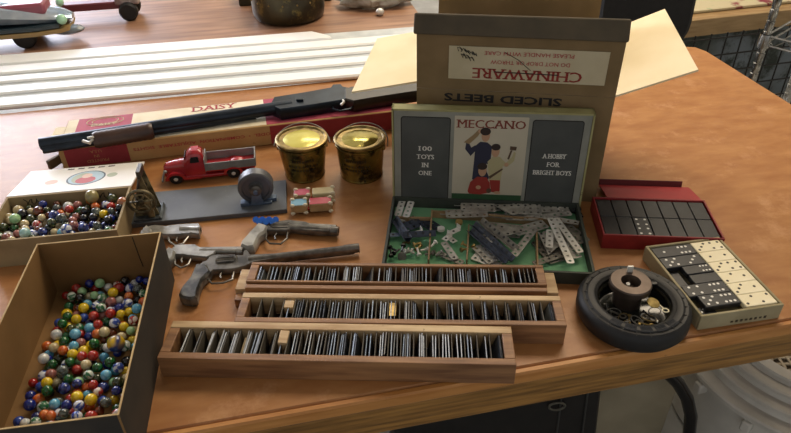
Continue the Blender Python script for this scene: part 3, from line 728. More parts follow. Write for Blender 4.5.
# ------------------------------------------------------------------ long air-rifle box
DA = R(12.3); dh = .044; d0 = P(57, 150, dh)
dax = Vector((math.cos(DA), math.sin(DA), 0)); day = Vector((-math.sin(DA), math.cos(DA), 0))
DL, DW = .682, .125
dc = d0 + dax * DL / 2 + day * DW / 2
dz = thing('long_carton', 'long flat tan and crimson cardboard box lying under the air rifle', 'box', (dc.x, dc.y, T), DA)
tan = mat('tan_print_card', 'b08a55', .8, c2='bd9863', scale=20, c3='8c6a3e', scale3=40, lo3=.62, hi3=.72)
MB().box((0, 0, dh / 2), (DL, DW, dh)).build('body', tan, dz, bevel=.002)
crim = mat('crimson_print', '8d2a30', .7, c2='9c353b', scale=24); mag = mat('faded_magenta_print', 'a33b52', .7, c2='b34b60', scale=24)
cream2 = mat('cream_print', 'ece2c9', .7, c2='dcd0b2', scale=24, c3='a89878', scale3=50, lo3=.64, hi3=.74)
xl_ = -DL / 2
def top(x0, x1, m_, nm='top_print', y0=-DW / 2 + .004, y1=DW / 2 - .002, z=.0006): return MB().box(((x0 + x1) / 2, (y0 + y1) / 2, dh + z / 2), (x1 - x0, y1 - y0, z)).build(nm, m_, dz, smooth=False)
def front(x0, x1, m_, nm='front_print'): return MB().box(((x0 + x1) / 2, -DW / 2 - .0003, dh / 2), (x1 - x0, .0006, dh - .004)).build(nm, m_, dz, smooth=False)
top(xl_ + .002, xl_ + .022, cream2); top(xl_ + .022, xl_ + .128, mag); top(xl_ + .128, xl_ + .395, cream2); top(xl_ + .395, DL / 2 - .002, mag, z=.0006)
front(xl_ + .010, xl_ + .125, crim); front(xl_ + .400, DL / 2 - .002, crim)
TM = lambda x, y, fl=0: Matrix.Translation((x, y, dh + .0008)) @ Matrix.Rotation(R(180) if fl else 0, 4, 'Z')
text('DAISY', .088, .022, TM(xl_ + .292, .0475), redink, dz, serif=1)
emb = MB()
for r_ in (.024, .017): emb.tube([(xl_ + .075 + r_ * 1.5 * math.cos(q * math.pi / 12), .040 + r_ * .8 * math.sin(q * math.pi / 12), dh + .0008) for q in range(24)], .0009, 4, closed=True)
emb.build('round_emblem', cream2, dz)
text('DAISY', .05, .010, TM(xl_ + .075, .025), cream2, dz, bold=.02)
FRM = lambda x, z: Matrix.Translation((x, -DW / 2 - .0007, z)) @ Matrix.Rotation(R(90), 4, 'X') @ Matrix.Rotation(R(180), 4, 'Z')
text('MODEL  •  COMBINATION  ADJUSTABLE  SIGHTS', .275, .0085, FRM(xl_ + .272, .027), redink, dz, bold=.01)
for s_, z_, w_ in (('PRINTED', .012, .040), ('IN', .022, .009), ('U.S.A.', .032, .022)): text(s_, w_, .006, FRM(xl_ + .066, z_), mat('tan_ink', 'b88a5a', .7), dz)
ef = MB(); ef.prism([(0, 0), (.032, -.004), (.030, .058), (.002, .05)], 0, .0015, M=Matrix.Translation((xl_ - .029, .01, .032)) @ Matrix.Rotation(R(12), 4, 'Y')); ef.build('end_flap', cream2, dz)
ef = MB(); ef.prism([(0, 0), (.027, .030), (.030, .028), (.006, -.004)], 0, .018, M=Matrix.Translation((xl_ - .026, -DW / 2 + .0, .006))); ef.build('torn_flap', mat('dark_flap', '5a4a34', .8), dz)  # torn flap in a darker brown than the end flap

# ------------------------------------------------------------------ outlines traced on planes
def outl(pts, h_, u0=0, v0=0, k=1.0):
    return [tuple((P(u0 + x / k, v0 + y / k, h_))[:2]) for x, y in pts]
def traced(root, name, pts, hmid, z0, z1, m_, u0=0, v0=0, k=1.0, inset=.002, ch_=.003, **kw):
    q = outl(pts, hmid, u0, v0, k); q = [(x - root.location.x, y - root.location.y) for x, y in q]
    return MB().prism(q, z0, z1, inset=inset, ch=ch_).build(name, m_, root, **kw)
# air rifle
rf = thing('air_rifle', 'long black toy air rifle with ribbed brown forearm lying on the long box', 'rifle', (P(200, 125, 0).x, P(200, 125, 0).y, T + dh), 0)
def rp(u, v, hh): p_ = P(u, v, dh + hh); return (p_.x - rf.location.x, p_.y - rf.location.y, hh)
stockm = mat('dark_stock', '1c1715', .3, c2='2a201b', scale=18, stretch=(1, 6, 1), coat=.4)
mb = MB(); mb.cyl(rp(40, 144, .016), rp(292, 106, .016), .0115, .0135, 20); mb.build('barrel', ironblk, rf)
mb = MB(); mb.cyl(rp(43, 150, .009), rp(255, 115, .009), .0075, .0085, 16); mb.build('magazine_tube', ironblk, rf)
mb = MB(); a_, b_ = Vector(rp(96, 140, .0172)), Vector(rp(151, 131, .0172))
prof = []; Lf = (b_ - a_).length
for q in range(23):
    z = Lf * q / 22; prof.append(((.0168 if q % 2 else .0158), z))
prof = [(.014, -.004)] + prof + [(.014, Lf + .004)]
mb.lathe(prof, 20, Matrix.Translation(a_) @ (b_ - a_).to_track_quat('Z', 'Y').to_matrix().to_4x4(), sy=1, sx=.95)
mb.build('forearm', mat('brown_forearm', '3a2720', .4, c2='4b342a', scale=30), rf)
mb = MB(); mb.cyl(rp(88, 138, .026), rp(93, 137, .030), .0025); mb.cyl(rp(83, 141, .022), rp(90, 143, .022), .003); mb.cyl(rp(89, 143, .02), rp(93, 139, .026), .0025); mb.build('front_catch', bright, rf)
traced(rf, 'receiver', [(160, 160), (176, 130), (300, 110), (398, 92), (408, 80), (440, 78), (450, 88), (470, 92), (492, 98), (490, 135), (400, 150), (340, 160), (200, 180)], dh + .012, .001, .026, ironblk, 230, 70, 3.955)
traced(rf, 'stock', [(455, 100), (480, 92), (560, 84), (660, 74), (790, 58), (790, 104), (700, 116), (560, 138), (490, 150), (455, 140)], dh + .012, .002, .028, stockm, 230, 70, 3.955)
mb = MB(); mb.tube([rp(332, 104, .013), rp(333, 109, .013), rp(340, 111, .013), rp(350, 109, .013), rp(356, 104, .013), rp(352, 99, .013)], .0022, 8); mb.build('trigger_guard', ironblk, rf)
mb = MB(); mb.tube([rp(342, 99, .022), rp(344, 102, .025), rp(341, 105, .022)], .0028, 8); mb.build('trigger', bright, rf)
mb = MB(); mb.box(rp(300, 100, .028), (.014, .006, .006)); mb.build('rear_sight', ironblk, rf)

# ------------------------------------------------------------------ cap guns
def cap_gun(name, label, k, u0, v0, parts, m_, guard, trig, grip, gripm, cyl=None, extra=None, th=.016):
    c_ = P(u0 + parts[0][0] / k, v0 + parts[0][1] / k, .01)
    g = thing(name, label, 'toy gun', (c_.x, c_.y, T), 0)
    traced(g, 'frame', parts, .01, .004, th, m_, u0, v0, k, inset=.0015, ch_=.0025)
    traced(g, 'grip', grip, .01, .0005, th + .004, gripm, u0, v0, k, inset=.003, ch_=.004)
    pt = lambda x, y, z: (lambda p_: (p_.x - c_.x, p_.y - c_.y, z))(P(u0 + x / k, v0 + y / k, z))
    MB().tube([pt(x, y, .01) for x, y in guard], .0017, 8).build('trigger_guard', m_, g)
    MB().tube([pt(x, y, .01) for x, y in trig], .0014, 8).build('trigger', m_, g)
    if cyl:
        (xa, ya), (xb, yb), r_ = cyl; a_, b_ = Vector(pt(xa, ya, .0105)), Vector(pt(xb, yb, .0105)); mb = MB(); mb.cyl(a_, b_, r_, n=16)
        d = (b_ - a_).normalized(); s = d.cross(Vector((0, 0, 1))); 
        for q in range(8):
            an = q * math.pi / 4; o_ = (s * math.cos(an) + Vector((0, 0, 1)) * math.sin(an)) * r_
            mb.cyl(a_ + o_ + d * .003, b_ + o_ - d * .003, .0016, n=6)
        mb.build('cylinder', m_, g)
    if extra: extra(g, pt)
    return g
K = 3.595
gunm = mat('dark_nickel_toy', '736f68', .32, .5, c2='3d3b37', scale=50, bump=.08)
gunl = mat('pale_nickel_toy', 'a8a59d', .33, .5, c2='7b7872', scale=50, bump=.08)
gripd = mat('dark_pearl_grip', '2c2b29', .3, c2='7a7871', scale=60, lo=.4, hi=.7)
gripw = mat('white_pearl_grip', '5c5a56', .3, c2='a8a69e', scale=30, lo=.4, hi=.6)
def barrel(x0, y0, x1, y1, r0, r1, m_):
    def f(g, pt):
        a_, b_ = Vector(pt(x0, y0, .012)), Vector(pt(x1, y1, .012)); d = b_ - a_
        MB().lathe([(r0, 0), (r0 * .95, d.length * .85), (r1 * 1.15, d.length * .87), (r1 * 1.15, d.length), (r1 * .6, d.length), (r1 * .6, d.length - .01)], 14, Matrix.Translation(a_) @ d.to_track_quat('Z', 'Y').to_matrix().to_4x4()).build('barrel', m_, g)
    return f
cap_gun('toy_revolver', 'largest toy revolver, very long dark barrel pointing right', K, 150, 200,
        [(735, 172), (460, 200), (362, 205), (352, 188), (338, 190), (335, 208), (242, 204), (215, 212), (205, 226), (190, 232), (170, 248), (195, 268), (215, 272), (230, 262), (300, 258), (345, 248), (372, 234), (470, 218), (735, 186)], gunm,
        [(212, 262), (208, 284), (222, 300), (262, 298), (296, 286), (302, 255)], [(262, 258), (252, 268), (255, 282)],
        [(168, 245), (205, 245), (222, 270), (208, 285), (192, 300), (178, 335), (172, 365), (150, 372), (118, 366), (106, 352), (118, 325), (148, 290)], gripd,
        ((240, 226), (312, 220), .0098), barrel(355, 218, 752, 172, .0068, .0065, gunm))
def bluecap(g, pt):
    barrel(470, 98, 678, 112, .0062, .0066, gunm)(g, pt)
    mb = MB()
    for q in range(7): x_, y_ = (380 + q * 12, 72 + (q % 2) * 8); mb.cyl(pt(x_, y_, .012), pt(x_, y_ - 2, .021), .0052, n=10)
    mb.box(pt(415, 78, .014), (.026, .008, .01)); mb.build('blue_cap_strip', mat('bright_blue_plastic', '1f6bd0', .35), g)
cap_gun('toy_revolver', 'toy revolver with bright blue cap ring above its hammer', K, 150, 200,
        [(672, 98), (575, 92), (560, 86), (500, 80), (465, 84), (440, 80), (405, 90), (392, 108), (398, 122), (430, 118), (490, 118), (510, 110), (560, 118), (672, 122)], gunm,
        [(420, 118), (416, 140), (430, 156), (470, 158), (492, 138), (495, 115)], [(456, 120), (448, 130), (452, 142)],
        [(392, 96), (425, 106), (418, 128), (398, 140), (385, 165), (376, 182), (350, 186), (328, 176), (332, 160), (358, 130)], gripw,
        ((438, 100), (505, 100), .0085), bluecap)
cap_gun('toy_pistol', 'silver toy pistol lying behind the grip of the largest revolver', K, 150, 200,
        [(332, 176), (182, 178), (165, 168), (120, 168), (92, 172), (75, 188), (78, 206), (120, 206), (140, 210), (205, 215), (230, 204), (240, 192), (332, 190)], gunl,
        [(88, 206), (90, 232), (112, 244), (138, 232), (148, 210)], [(118, 206), (112, 216), (116, 226)],
        [(72, 182), (95, 196), (90, 220), (76, 232), (56, 246), (38, 246), (40, 225), (52, 200)], gripw,
        None, barrel(180, 184, 333, 184, .0052, .0052, gunl))
cap_gun('toy_pistol', 'silver toy pistol farthest back, its grip hidden behind the tall marble box', K, 150, 200,
        [(180, 92), (100, 96), (60, 102), (20, 98), (-5, 104), (-8, 128), (40, 132), (62, 134), (100, 134), (150, 128), (180, 132)], gunl,
        [(66, 132), (70, 150), (92, 164), (120, 156), (138, 132)], [(100, 132), (94, 142), (98, 150)],
        [(-8, 104), (10, 118), (6, 136), (-10, 150), (-30, 160), (-44, 152), (-34, 128)], gripw, None, barrel(110, 108, 182, 108, .0075, .0065, gunl))

# ------------------------------------------------------------------ gold pails
def pail(cx_, cy_, label, lid_m, rt, rb, H, rz):
    t = thing('tin_pail', label, 'pail', (cx_, cy_, T), rz, 'gold tin pails with wire handles')
    bodym = mat('bronze_printed_tin', '9a8340', .25, .7, c2='66542a', scale=26, c3='1f1a10', scale3=34, lo3=.5, hi3=.62)
    n = 40
    MB().lathe([(rb - .003, 0), (rb, .0), (rb + .001, .003), (rb, .005), (rt - .002, H - .014), (rt, H - .012), (rt, H - .009), (rt - .002, H - .008), (rt - .001, H - .004), (rt - .004, H - .004)], n).build('body', bodym, t)
    MB().lathe([(rt - .0035, H - .0042), (rt + .001, H - .005), (rt + .0015, H - .001), (rt, H), (rt - .003, H), (rt - .005, H - .003)], n).build('rim', brass, t)
    MB().lathe([(rt - .0045, H - .006), (rt - .005, H - .0035), (rt - .010, H - .0045), (rt - .014, H - .0025), (.002, H - .0018)], n).build('lid', lid_m, t)
    mb = MB()
    for s in (-1, 1): mb.lathe([(.0065, 0), (.006, .002), (.002, .003)], 14, Matrix.Translation((s * (rt - .0025), 0, H - .017)) @ Matrix.Rotation(s * R(90), 4, 'Y'))
    mb.build('handle_ears', brass, t)
    pts = [( (rt + .003) * math.cos(q), -.012 + (rt + .002) * .0 + (rt + .004) * math.sin(q) * .30 * -1 + .012 * 1, H - .016 - .020 * math.sin(q)) for q in [math.pi * k / 24 for k in range(25)]]
    pts = [((rt + .0045) * math.cos(q), (rt + .012) * math.sin(q), H - .015 + (.014) * math.sin(q)) for q in [math.pi * k / 24 for k in range(25)]]
    MB().tube(pts, .0012, 6).build('wire_handle', grimy, t)
    for z, w_, sgn in ((.050, .030, 1), (.038, .044, 1), (.030, .036, 1)):
        mb = MB()
        for q in range(9):
            a_ = -math.pi / 2 + (q - 4) * w_ / 9 / rb * 1.2
            r_ = rb + (rt - rb) * z / H + .0006; mb.box((0, 0, 0), (.0030, .0005, .0052 if z > .04 else .0036), Matrix.Translation((r_ * math.cos(a_), r_ * math.sin(a_), z)) @ Matrix.Rotation(a_ + math.pi / 2, 4, 'Z'))
        mb.build('worn_lettering', mat('dark_tin_ink', '1c160c', .4, .3), t)
    return t
c1 = P(305, 183.5); c2_ = P(361, 184)
pail(c1.x - .003, c1.y + .036, 'left gold tin pail with smooth yellow lid and wire handle', gold, .0465, .037, .078, R(6))
pail(c2_.x, c2_.y + .038, 'right gold tin pail with shiny crumpled-looking lid and wire handle', mat('bright_gold_lid', 'd8c878', .12, .8, c2='a8993f', scale=30, bump=.9), .0465, .0395, .078, R(-10))

# ------------------------------------------------------------------ toy truck
tp = P(164, 187)
tr = thing('toy_truck', 'red toy stake truck with grey bed panels and black wheels', 'toy truck', (tp.x, tp.y, T), R(10)); tr.scale = (1.07, 1.0, .97)
# local: x back along the truck (nose at x=0), y away from viewer
mb = MB(); mb.box((.082, .026, .010), (.150, .040, .007)); mb.build('chassis', redpaint, tr, bevel=.002)
def loft(sections, name, m_, **kw):
    """sections: (x, halfwidth, z0, z1, crown)"""
    mb = MB(); vs = []; fs = []; n = 12
    for (x, hw_, z0, z1, cr) in sections:
        ring = [(-hw_, z0), (-hw_, z0 + (z1 - z0) * .55), (-hw_ * .97, z0 + (z1 - z0) * .75), (-hw_ * .82, z1 - (z1 - z0) * .08), (-hw_ * .5, z1 + cr * .6), (0, z1 + cr)]
        ring += [(-a_, b_) for a_, b_ in reversed(ring[:-1])]; ring.append((0, z0))
        vs += [(x, .026 + a_, b_) for a_, b_ in ring]
    for j in range(len(sections) - 1):
        for k in range(n): k2 = (k + 1) % n; fs.append((j * n + k, (j + 1) * n + k, (j + 1) * n + k2, j * n + k2))
    fs.append(tuple(range(n))); fs.append(tuple(reversed(range((len(sections) - 1) * n, len(sections) * n))))
    mb.add(vs, fs); return mb.build(name, m_, tr, **kw)
loft([(.003, .008, .012, .030, .001), (.008, .012, .010, .035, .002), (.022, .0135, .010, .038, .002), (.042, .016, .010, .040, .002)], 'hood', redpaint)
loft([(.039, .017, .010, .042, .001), (.047, .018, .010, .056, .002), (.054, .018, .010, .061, .002), (.066, .018, .010, .061, .002), (.071, .0175, .010, .057, .002), (.073, .017, .010, .050, .0)], 'cab', redpaint)
win = MB()
for s in (-1, 1): win.prism([(.050, .041), (.053, .053), (.065, .053), (.066, .041)], -.0004, .0004, M=Matrix.Translation((0, .026 + s * .0181, 0)) @ Matrix.Rotation(R(90), 4, 'X'))
win.box((.0425, .026, .049), (.001, .026, .009), rot(0)); win.build('cab_windows', mat('dark_opening', '14090a', .4), tr)
for s in (-1, 1):
    mb = MB(); vs = []; fs = []; n = 10
    for q in range(n + 1):
        a_ = math.pi * q / n
        for rr, zz in ((.0155, 0), (.0145, 1), (.011, 1), (.011, 0)):
            vs.append((.022 - rr * 1.15 * math.cos(a_) , .026 + s * (.0135 + (.010 if zz == 0 else -.001)), .010 + rr * math.sin(a_)))
    for q in range(n):
        for k in range(3): fs.append((q * 4 + k, (q + 1) * 4 + k, (q + 1) * 4 + k + 1, q * 4 + k + 1))
        fs.append((q * 4 + 3, (q + 1) * 4 + 3, (q + 1) * 4, q * 4))
    mb.add(vs, fs); mb.box((.052, .026 + s * .020, .0105), (.030, .007, .004)); mb.build('front_fender', redpaint, tr)
    mb = MB(); vs = []; fs = []
    for q in range(n + 1):
        a_ = math.pi * q / n
        for rr, zz in ((.015, 0), (.015, 1), (.0115, 1), (.0115, 0)): vs.append((.120 - rr * 1.15 * math.cos(a_), .026 + s * (.017 + (.006 if zz == 0 else 0)), .011 + rr * math.sin(a_)))
    for q in range(n):
        for k in range(4): fs.append((q * 4 + k, (q + 1) * 4 + k, (q + 1) * 4 + (k + 1) % 4, q * 4 + (k + 1) % 4))
    mb.add(vs, fs); mb.build('rear_fender', redpaint, tr)
    for x in (.022, .120):
        wm = MB().lathe([(.003, -.004), (.0098, -.004), (.0112, -.002), (.0112, .002), (.0098, .004), (.003, .004)], 18, rot(rx=R(90), loc=(x, .026 + s * .0185, .0112))).build('wheel', rubber, tr)
        MB().lathe([(.0038, 0), (.003, .0016), (.001, .002)], 12, rot(rx=R(90) * (1 if s < 0 else -1), loc=(x, .026 + s * .0225, .0112))).build('hub', bright, wm)
bedg = mat('silver_grey_bed', '9a9a97', .4, .4, c2='7e7e7c', scale=30)
MB().box((.117, .026, .022), (.084, .044, .003)).build('bed_floor', redpaint, tr)
for s in (-1, 1):
    mb = MB()
    for (z0, z1) in ((.0235, .026), (.036, .0395)): mb.box((.117, .026 + s * .022, (z0 + z1) / 2), (.086, .0018, z1 - z0))
    mb.box((.117, .026 + s * .022, .031), (.084, .001, .014)); mb.box((.101, .026 + s * .0226, .031), (.003, .0012, .016)); mb.build('bed_side', bedg, tr)
MB().box((.160, .026, .032), (.0018, .044, .018)).build('tailgate', bedg, tr); MB().box((.0745, .026, .034), (.0015, .044, .026)).build('bed_headboard', bedg, tr)
MB().lathe([(.012, 0), (.0125, .003), (.009, .006), (.003, .007)], 20, Matrix.Translation((.128, .028, .024))).build('bed_disc', redpaint, tr)
mb = MB(); mb.box((-.001, .026, .010), (.003, .044, .005)); mb.ball((.006, .011, .026), .0035, 10); mb.ball((.006, .041, .026), .0035, 10); mb.build('bumper', bedg, tr, bevel=.001)

# ------------------------------------------------------------------ slate board with wheels
bd0 = P(287, 209.5, .008)
bdx = thing('wheel_board', 'flat slate-grey board with a spoked wheel stand and a thick pulley', 'board', (bd0.x, bd0.y, T), R(8))
MB().box((-.141, .048, .0045), (.282, .096, .009)).build('board', mat('slate_board', '474b50', .45, c2='585c60', scale=14, bump=.08, c3='6b6f72', scale3=40, lo3=.62, hi3=.72), bdx, bevel=.001)
def lb_(u, v, h_): p_ = P(u, v, h_); q = Matrix.Rotation(-R(8), 4, 'Z') @ (p_ - Vector((bd0.x, bd0.y, T + h_))); return Vector((q.x, q.y, h_))
# pulley at right
pc = lb_(258, 201, .009)
mb = MB(); ax_ = Matrix.Translation((pc.x, pc.y + .004, .039)) @ Matrix.Rotation(R(90), 4, 'X') 
wheel = MB().lathe([(.006, -.010), (.0285, -.011), (.0305, -.009), (.0305, .009), (.0285, .011), (.024, .0115), (.023, .008), (.012, .007), (.011, .013), (.006, .014)], 40, ax_).build('pulley_wheel', mat('dark_grey_casting', '66676a', .4, .3, c2='4f4e50', scale=24), bdx)
MB().lathe([(.0105, .012), (.010, .019), (.006, .021), (.002, .021)], 20, ax_).build('hub', mat('worn_hub', '77726a', .4, .6, c2='4c4944', scale=60), wheel)
mb = MB(); mb.box((pc.x, pc.y - .002, .011), (.050, .022, .004)); mb.box((pc.x - .022, pc.y - .008, .0125), (.014, .014, .007)); mb.box((pc.x + .024, pc.y, .0125), (.018, .012, .007))
mb.cyl((pc.x, pc.y - .022, .039), (pc.x, pc.y + .022, .039), .004)
for s in (-1, 1): mb.prism([(-.012, 0), (.012, 0), (.005, .034), (-.005, .034)], -.0015, .0015, M=Matrix.Translation((pc.x, pc.y + .004 + s * .016, .009)) @ Matrix.Rotation(R(90), 4, 'X'))
mb.build('pulley_bracket', mat('blue_grey_bracket', '4a5666', .4, .5, c2='6d7c90', scale=40), bdx, bevel=.0008)
# spoked wheel stand at left
wc = lb_(143, 218, .009)
brz = mat('antique_brass_machine', 'a39570', .38, .45, c2='4d4636', scale=60, bump=.2)
mb = MB(); mb.box((wc.x + .010, wc.y + .012, .011), (.046, .045, .004)); mb.box((wc.x + .030, wc.y + .012, .0125), (.003, .045, .007)); mb.build('stand_base', mat('pale_steel_base', '6f777c', .4, .6, c2='474d50', scale=50), bdx, bevel=.0008)
for yy in (.002, .026):
    mb = MB(); mb.prism([(-.018, 0), (.022, 0), (.009, .080), (.003, .080)], -.0012, .0012, M=Matrix.Translation((wc.x + .006, wc.y + yy, .012)) @ Matrix.Rotation(R(90), 4, 'X')); mb.build('stand_frame', brz, bdx)
mb = MB(); ring = [(.0215 * math.cos(q * math.pi / 16), -.006, .0215 * math.sin(q * math.pi / 16)) for q in range(32)]
Mw = Matrix.Translation((wc.x + .007, wc.y - .001, .047)); mb.tube(ring, .0028, 8, M=Mw, closed=True); mb.tube([(x * .62, y, z * .62) for x, y, z in ring], .0012, 6, M=Mw, closed=True)
for q in range(6): an = q * math.pi / 3; mb.cyl((0, -.006, 0), (.021 * math.cos(an), -.006, .021 * math.sin(an)), .0016, n=6, M=Mw)
mb.cyl((0, -.010, 0), (0, .034, 0), .004, M=Mw); mb.lathe([(.0055, 0), (.006, .003), (.003, .005)], 14, Mw @ rot(rx=R(90), loc=(0, -.006, 0))); mb.build('spoked_wheel', brz, bdx)
iron_ = mat('dark_iron_head', '2d2b2c', .4, .5, c2='5d5548', scale=60)
MB().box((wc.x + .012, wc.y + .014, .094), (.007, .030, .012)).build('crosshead', iron_, bdx, bevel=.0008)
MB().cyl((wc.x + .010, wc.y + .0, .060), (wc.x + .010, wc.y + .030, .060), .005).build('upper_axle', iron_, bdx)
MB().cyl((wc.x + .004, wc.y - .004, .064), (wc.x + .012, wc.y - .002, .088), .0022).build('push_rod', iron_, bdx)
mb.build('crosshead', mat('dark_iron_head', '2d2b2c', .4, .5, c2='5d5548', scale=60), bdx, bevel=.0008)
mb = MB(); mb.box((wc.x + .017, wc.y - .004, .030), (.010, .006, .034)); mb.build('side_plate', brz, bdx)

# ------------------------------------------------------------------ tinplate toy lorries
tinm = mat('tin_gold_side', '9a8560', .4, .4, c2='b8a47c', scale=40); creamt = mat('tin_cream', 'c9bc98', .4, c2='b5a780', scale=30)
def lorry(name, label, x, y, rz, cabtop, trtop, cabside, trside):
    t = thing(name, label, 'toy lorry', (x, y, T), rz)
    H1 = .017; cab = MB().box((.014, 0, .004 + H1 / 2), (.028, .021, H1)); cab.mi = [0, 1, 0, 0, 0, 0]; cab.build('cab', [cabside, cabtop], t, bevel=.0015)
    tr_ = MB().box((.051, 0, .004 + H1 / 2), (.038, .021, H1)); tr_.mi = [0, 1, 0, 0, 0, 0]; tr_.build('trailer', [trside, trtop], t, bevel=.0015)
    MB().box((.030, 0, .006), (.012, .008, .003)).build('coupling', redpaint, t)
    for x_ in (.003, .025, .068):
        for s in (-1, 1):
            for zz in ((.0045, .021) if x_ != .068 or True else (.0045,)):
                MB().ball((x_, s * .0095 - .001, zz), .0038, 10, sc=(1.15, .7, .8)).build('wheel', mat('cream_wheel', 'd8cdb0', .4), t)
    return t
l0 = P(291, 216.5)
lorry('toy_lorry', 'small tin toy lorry with a blue-topped cab, nearest of the pair below the left pail', l0.x, l0.y + .012, R(6), mat('tin_blue', '5c8fa8', .4, c2='7aa5b8', scale=30), mat('tin_red', 'a3283a', .4, c2='b83f4f', scale=30), tinm, tinm)
lorry('toy_lorry', 'small tin toy lorry with a pink cab and cream trailer, behind the blue-cab one', l0.x + .002, l0.y + .044, R(6), mat('tin_rose', 'b04a5f', .4, c2='c06a78', scale=30), creamt, tinm, creamt)

# ------------------------------------------------------------------ dominoes
def domino_proto(a_, b_, dark, L, W, Hh=.008):
    body = MB().box((0, 0, Hh / 2), (L, W, Hh)).build('domino', ebony if dark else ivory, bevel=.0012)
    u = W * .27; pos = {0: [], 1: [(0, 0)], 2: [(-1, -1), (1, 1)], 3: [(-1, -1), (0, 0), (1, 1)], 4: [(-1, -1), (1, 1), (-1, 1), (1, -1)], 5: [(-1, -1), (1, 1), (-1, 1), (1, -1), (0, 0)], 6: [(-1, -1), (1, 1), (-1, 1), (1, -1), (-1, 0), (1, 0)]}
    pos[6] = [(-1, -1), (0, -1), (1, -1), (-1, 1), (0, 1), (1, 1)]
    if a_ or b_:
        mb = MB()
        for cx_, n in ((-L / 4, a_), (L / 4, b_)):
            for px, py in pos[n]: mb.cyl((cx_ + px * u, py * u, Hh - .0002), (cx_ + px * u, py * u, Hh + .00025), W * .085, n=10)
        mb.build('pips', pipw if dark else pipb, body)
    return body
def place(o, root, x, y, z, rz, lb, grp):
    o.location = root.location + Matrix.Rotation(root.rotation_euler.z, 4, 'Z') @ Vector((x, y, z)); o.rotation_euler = (0, 0, root.rotation_euler.z + rz); tag(o, lb, 'domino', grp)
# red case
h = .03
qs = [P(u, v, h) for u, v in ((598.5, 197.4), (703.4, 199.9), (720, 236.4), (604.7, 231.7))]
rcn = sum(qs, Vector()) / 4; RA = R(-5.2); RL, RW = .186, .108
rbx = thing('domino_case', 'flat red case of black dominoes with its lid laid open behind', 'box', (rcn.x, rcn.y, T), RA)
redm = mat('red_leatherette', '7c1c1f', .4, c2='8f2427', scale=50, bump=.1)
mb = MB(); open_box(mb, RL, RW, .028, .003, .014); mb.build('body', redm, rbx, bevel=.0008)
LMr = Matrix.Translation((.012, RW / 2 + .001, .024)) @ Matrix.Rotation(R(-14), 4, 'X')
rl = MB(); rl.box((0, .036, 0), (RL - .028, .072, .0025), LMr); MB().box((-.006, .074, .005), (RL - .040, .0025, .0125), LMr).build('lid_lip', mat('dark_red_lip', '5c1517', .5), rbx, bevel=.0006); rl.build('lid', mat('red_lid_lining', '9c2b2e', .45, c2='ab3538', scale=20), rbx, bevel=.0006)
MB().cyl((.018, -RW / 2 - .001, .012), (.018, -RW / 2 + .001, .012), .002).build('clasp_stud', brass, rbx)
iw, ih = (RL - .008) / 7, (RW - .008) / 2
pr = domino_proto(0, 0, True, ih - .0008, iw - .0008, .0115); pl_ = domino_proto(4, 4, True, ih - .0008, iw - .0008, .0115); used = False
for r_ in range(2):
    for c_ in range(7):
        x = -RL / 2 + .004 + iw * (c_ + .5); y = -RW / 2 + .004 + ih * (r_ + .5)
        if r_ == 0 and c_ == 2: place(pl_, rbx, x, y, .0142, R(90), 'black domino with white pips, the only face-up one in the red case', 'black dominoes in the red case')
        else:
            o = pr if not used else dup(pr); used = True
            lbx = 'blank-backed black domino, %s from left in the %s row of the red case' % (ORD[c_], 'rear' if r_ else 'front')
            place(o, rbx, x, y, .0142, R(90), lbx, 'black dominoes in the red case')
            o.rotation_euler.z += rnd.uniform(-.012, .012)
# cream box
h = .026
qs = [P(u, v, h) for u, v in ((650.7, 248.3), (718.8, 238.1), (779.8, 299.9), (699.7, 316.4))]
dcn = sum(qs, Vector()) / 4; DBA = R(9.7); QL, QW, QH = .124, .158, .026
dbx = thing('domino_box', 'cream cardboard box of black and ivory dominoes at the right table edge', 'box', (dcn.x, dcn.y, T), DBA)
creamb = mat('cream_box_card', 'a99e7d', .75, c2='978c6b', scale=22, c3='7b6f4e', scale3=50, lo3=.62, hi3=.72)
mb = MB(); open_box(mb, QL, QW, QH, .004, .008); mb.build('body', creamb, dbx, bevel=.001)
mb = MB()
for q in range(8): mb.box((-.012 + q * .0072, -QW / 2 - .0003, .0075), (.0035, .0006, .0042 if q % 3 else .003))
mb.build('worn_box_lettering', mat('faded_dark_ink', '453c2a', .7), dbx)
DLn, DWn, DHh = .0655, .0245, .0085
zt = .0165; y_ = QW / 2 - .006 - DWn / 2; xL = -QL / 2 + .005
bl = [((1, 6), 0), ((5, 3), 0)]
g1 = 'black dominoes in the cream box'; g2 = 'ivory dominoes in the cream box'
lbls = ['black domino, one pip beside six, at the far end of the cream box', 'black domino with five pips, second row from the far end, cream box',
        'black domino lying lengthwise with six pips, right of the empty gap', 'blank-backed black domino beside the recessed gap in the cream box',
        'black domino with many pips just in front of the gap', 'black domino with most pips, nearest the front of the cream box', 'low black domino showing three pips at the front left corner of the cream box']
def dplace(a_, b_, dark, x, y, z, rz, lb, L=DLn, W=DWn): o = domino_proto(a_, b_, dark, L - .0006, W - .0006, DHh); place(o, dbx, x, y, z, rz, lb, g1 if dark else g2)
P0 = DWn
dplace(1, 6, True, xL + DLn / 2, y_, zt, 0, lbls[0])
dplace(5, 3, True, xL + DLn / 2 + .0, y_ - P0, zt, 0, lbls[1])
dplace(0, 6, True, xL + .022 + .042 / 2 + .0025, y_ - 2 * P0 + .003, zt, 0, lbls[2], .044, .0190)
dplace(0, 0, True, xL + .022 + .042 / 2 + .0025, y_ - 2 * P0 - .0175, zt, 0, lbls[3], .044, .0200)
dplace(0, 0, True, xL + .0105, y_ - 2 * P0 - .007, .008, R(90), 'black domino lying low in the recessed gap at the left of the cream box', .040, .020)
dplace(4, 6, True, xL + DLn / 2 + .0, y_ - 3 * P0 - .0145, zt, 0, lbls[4])
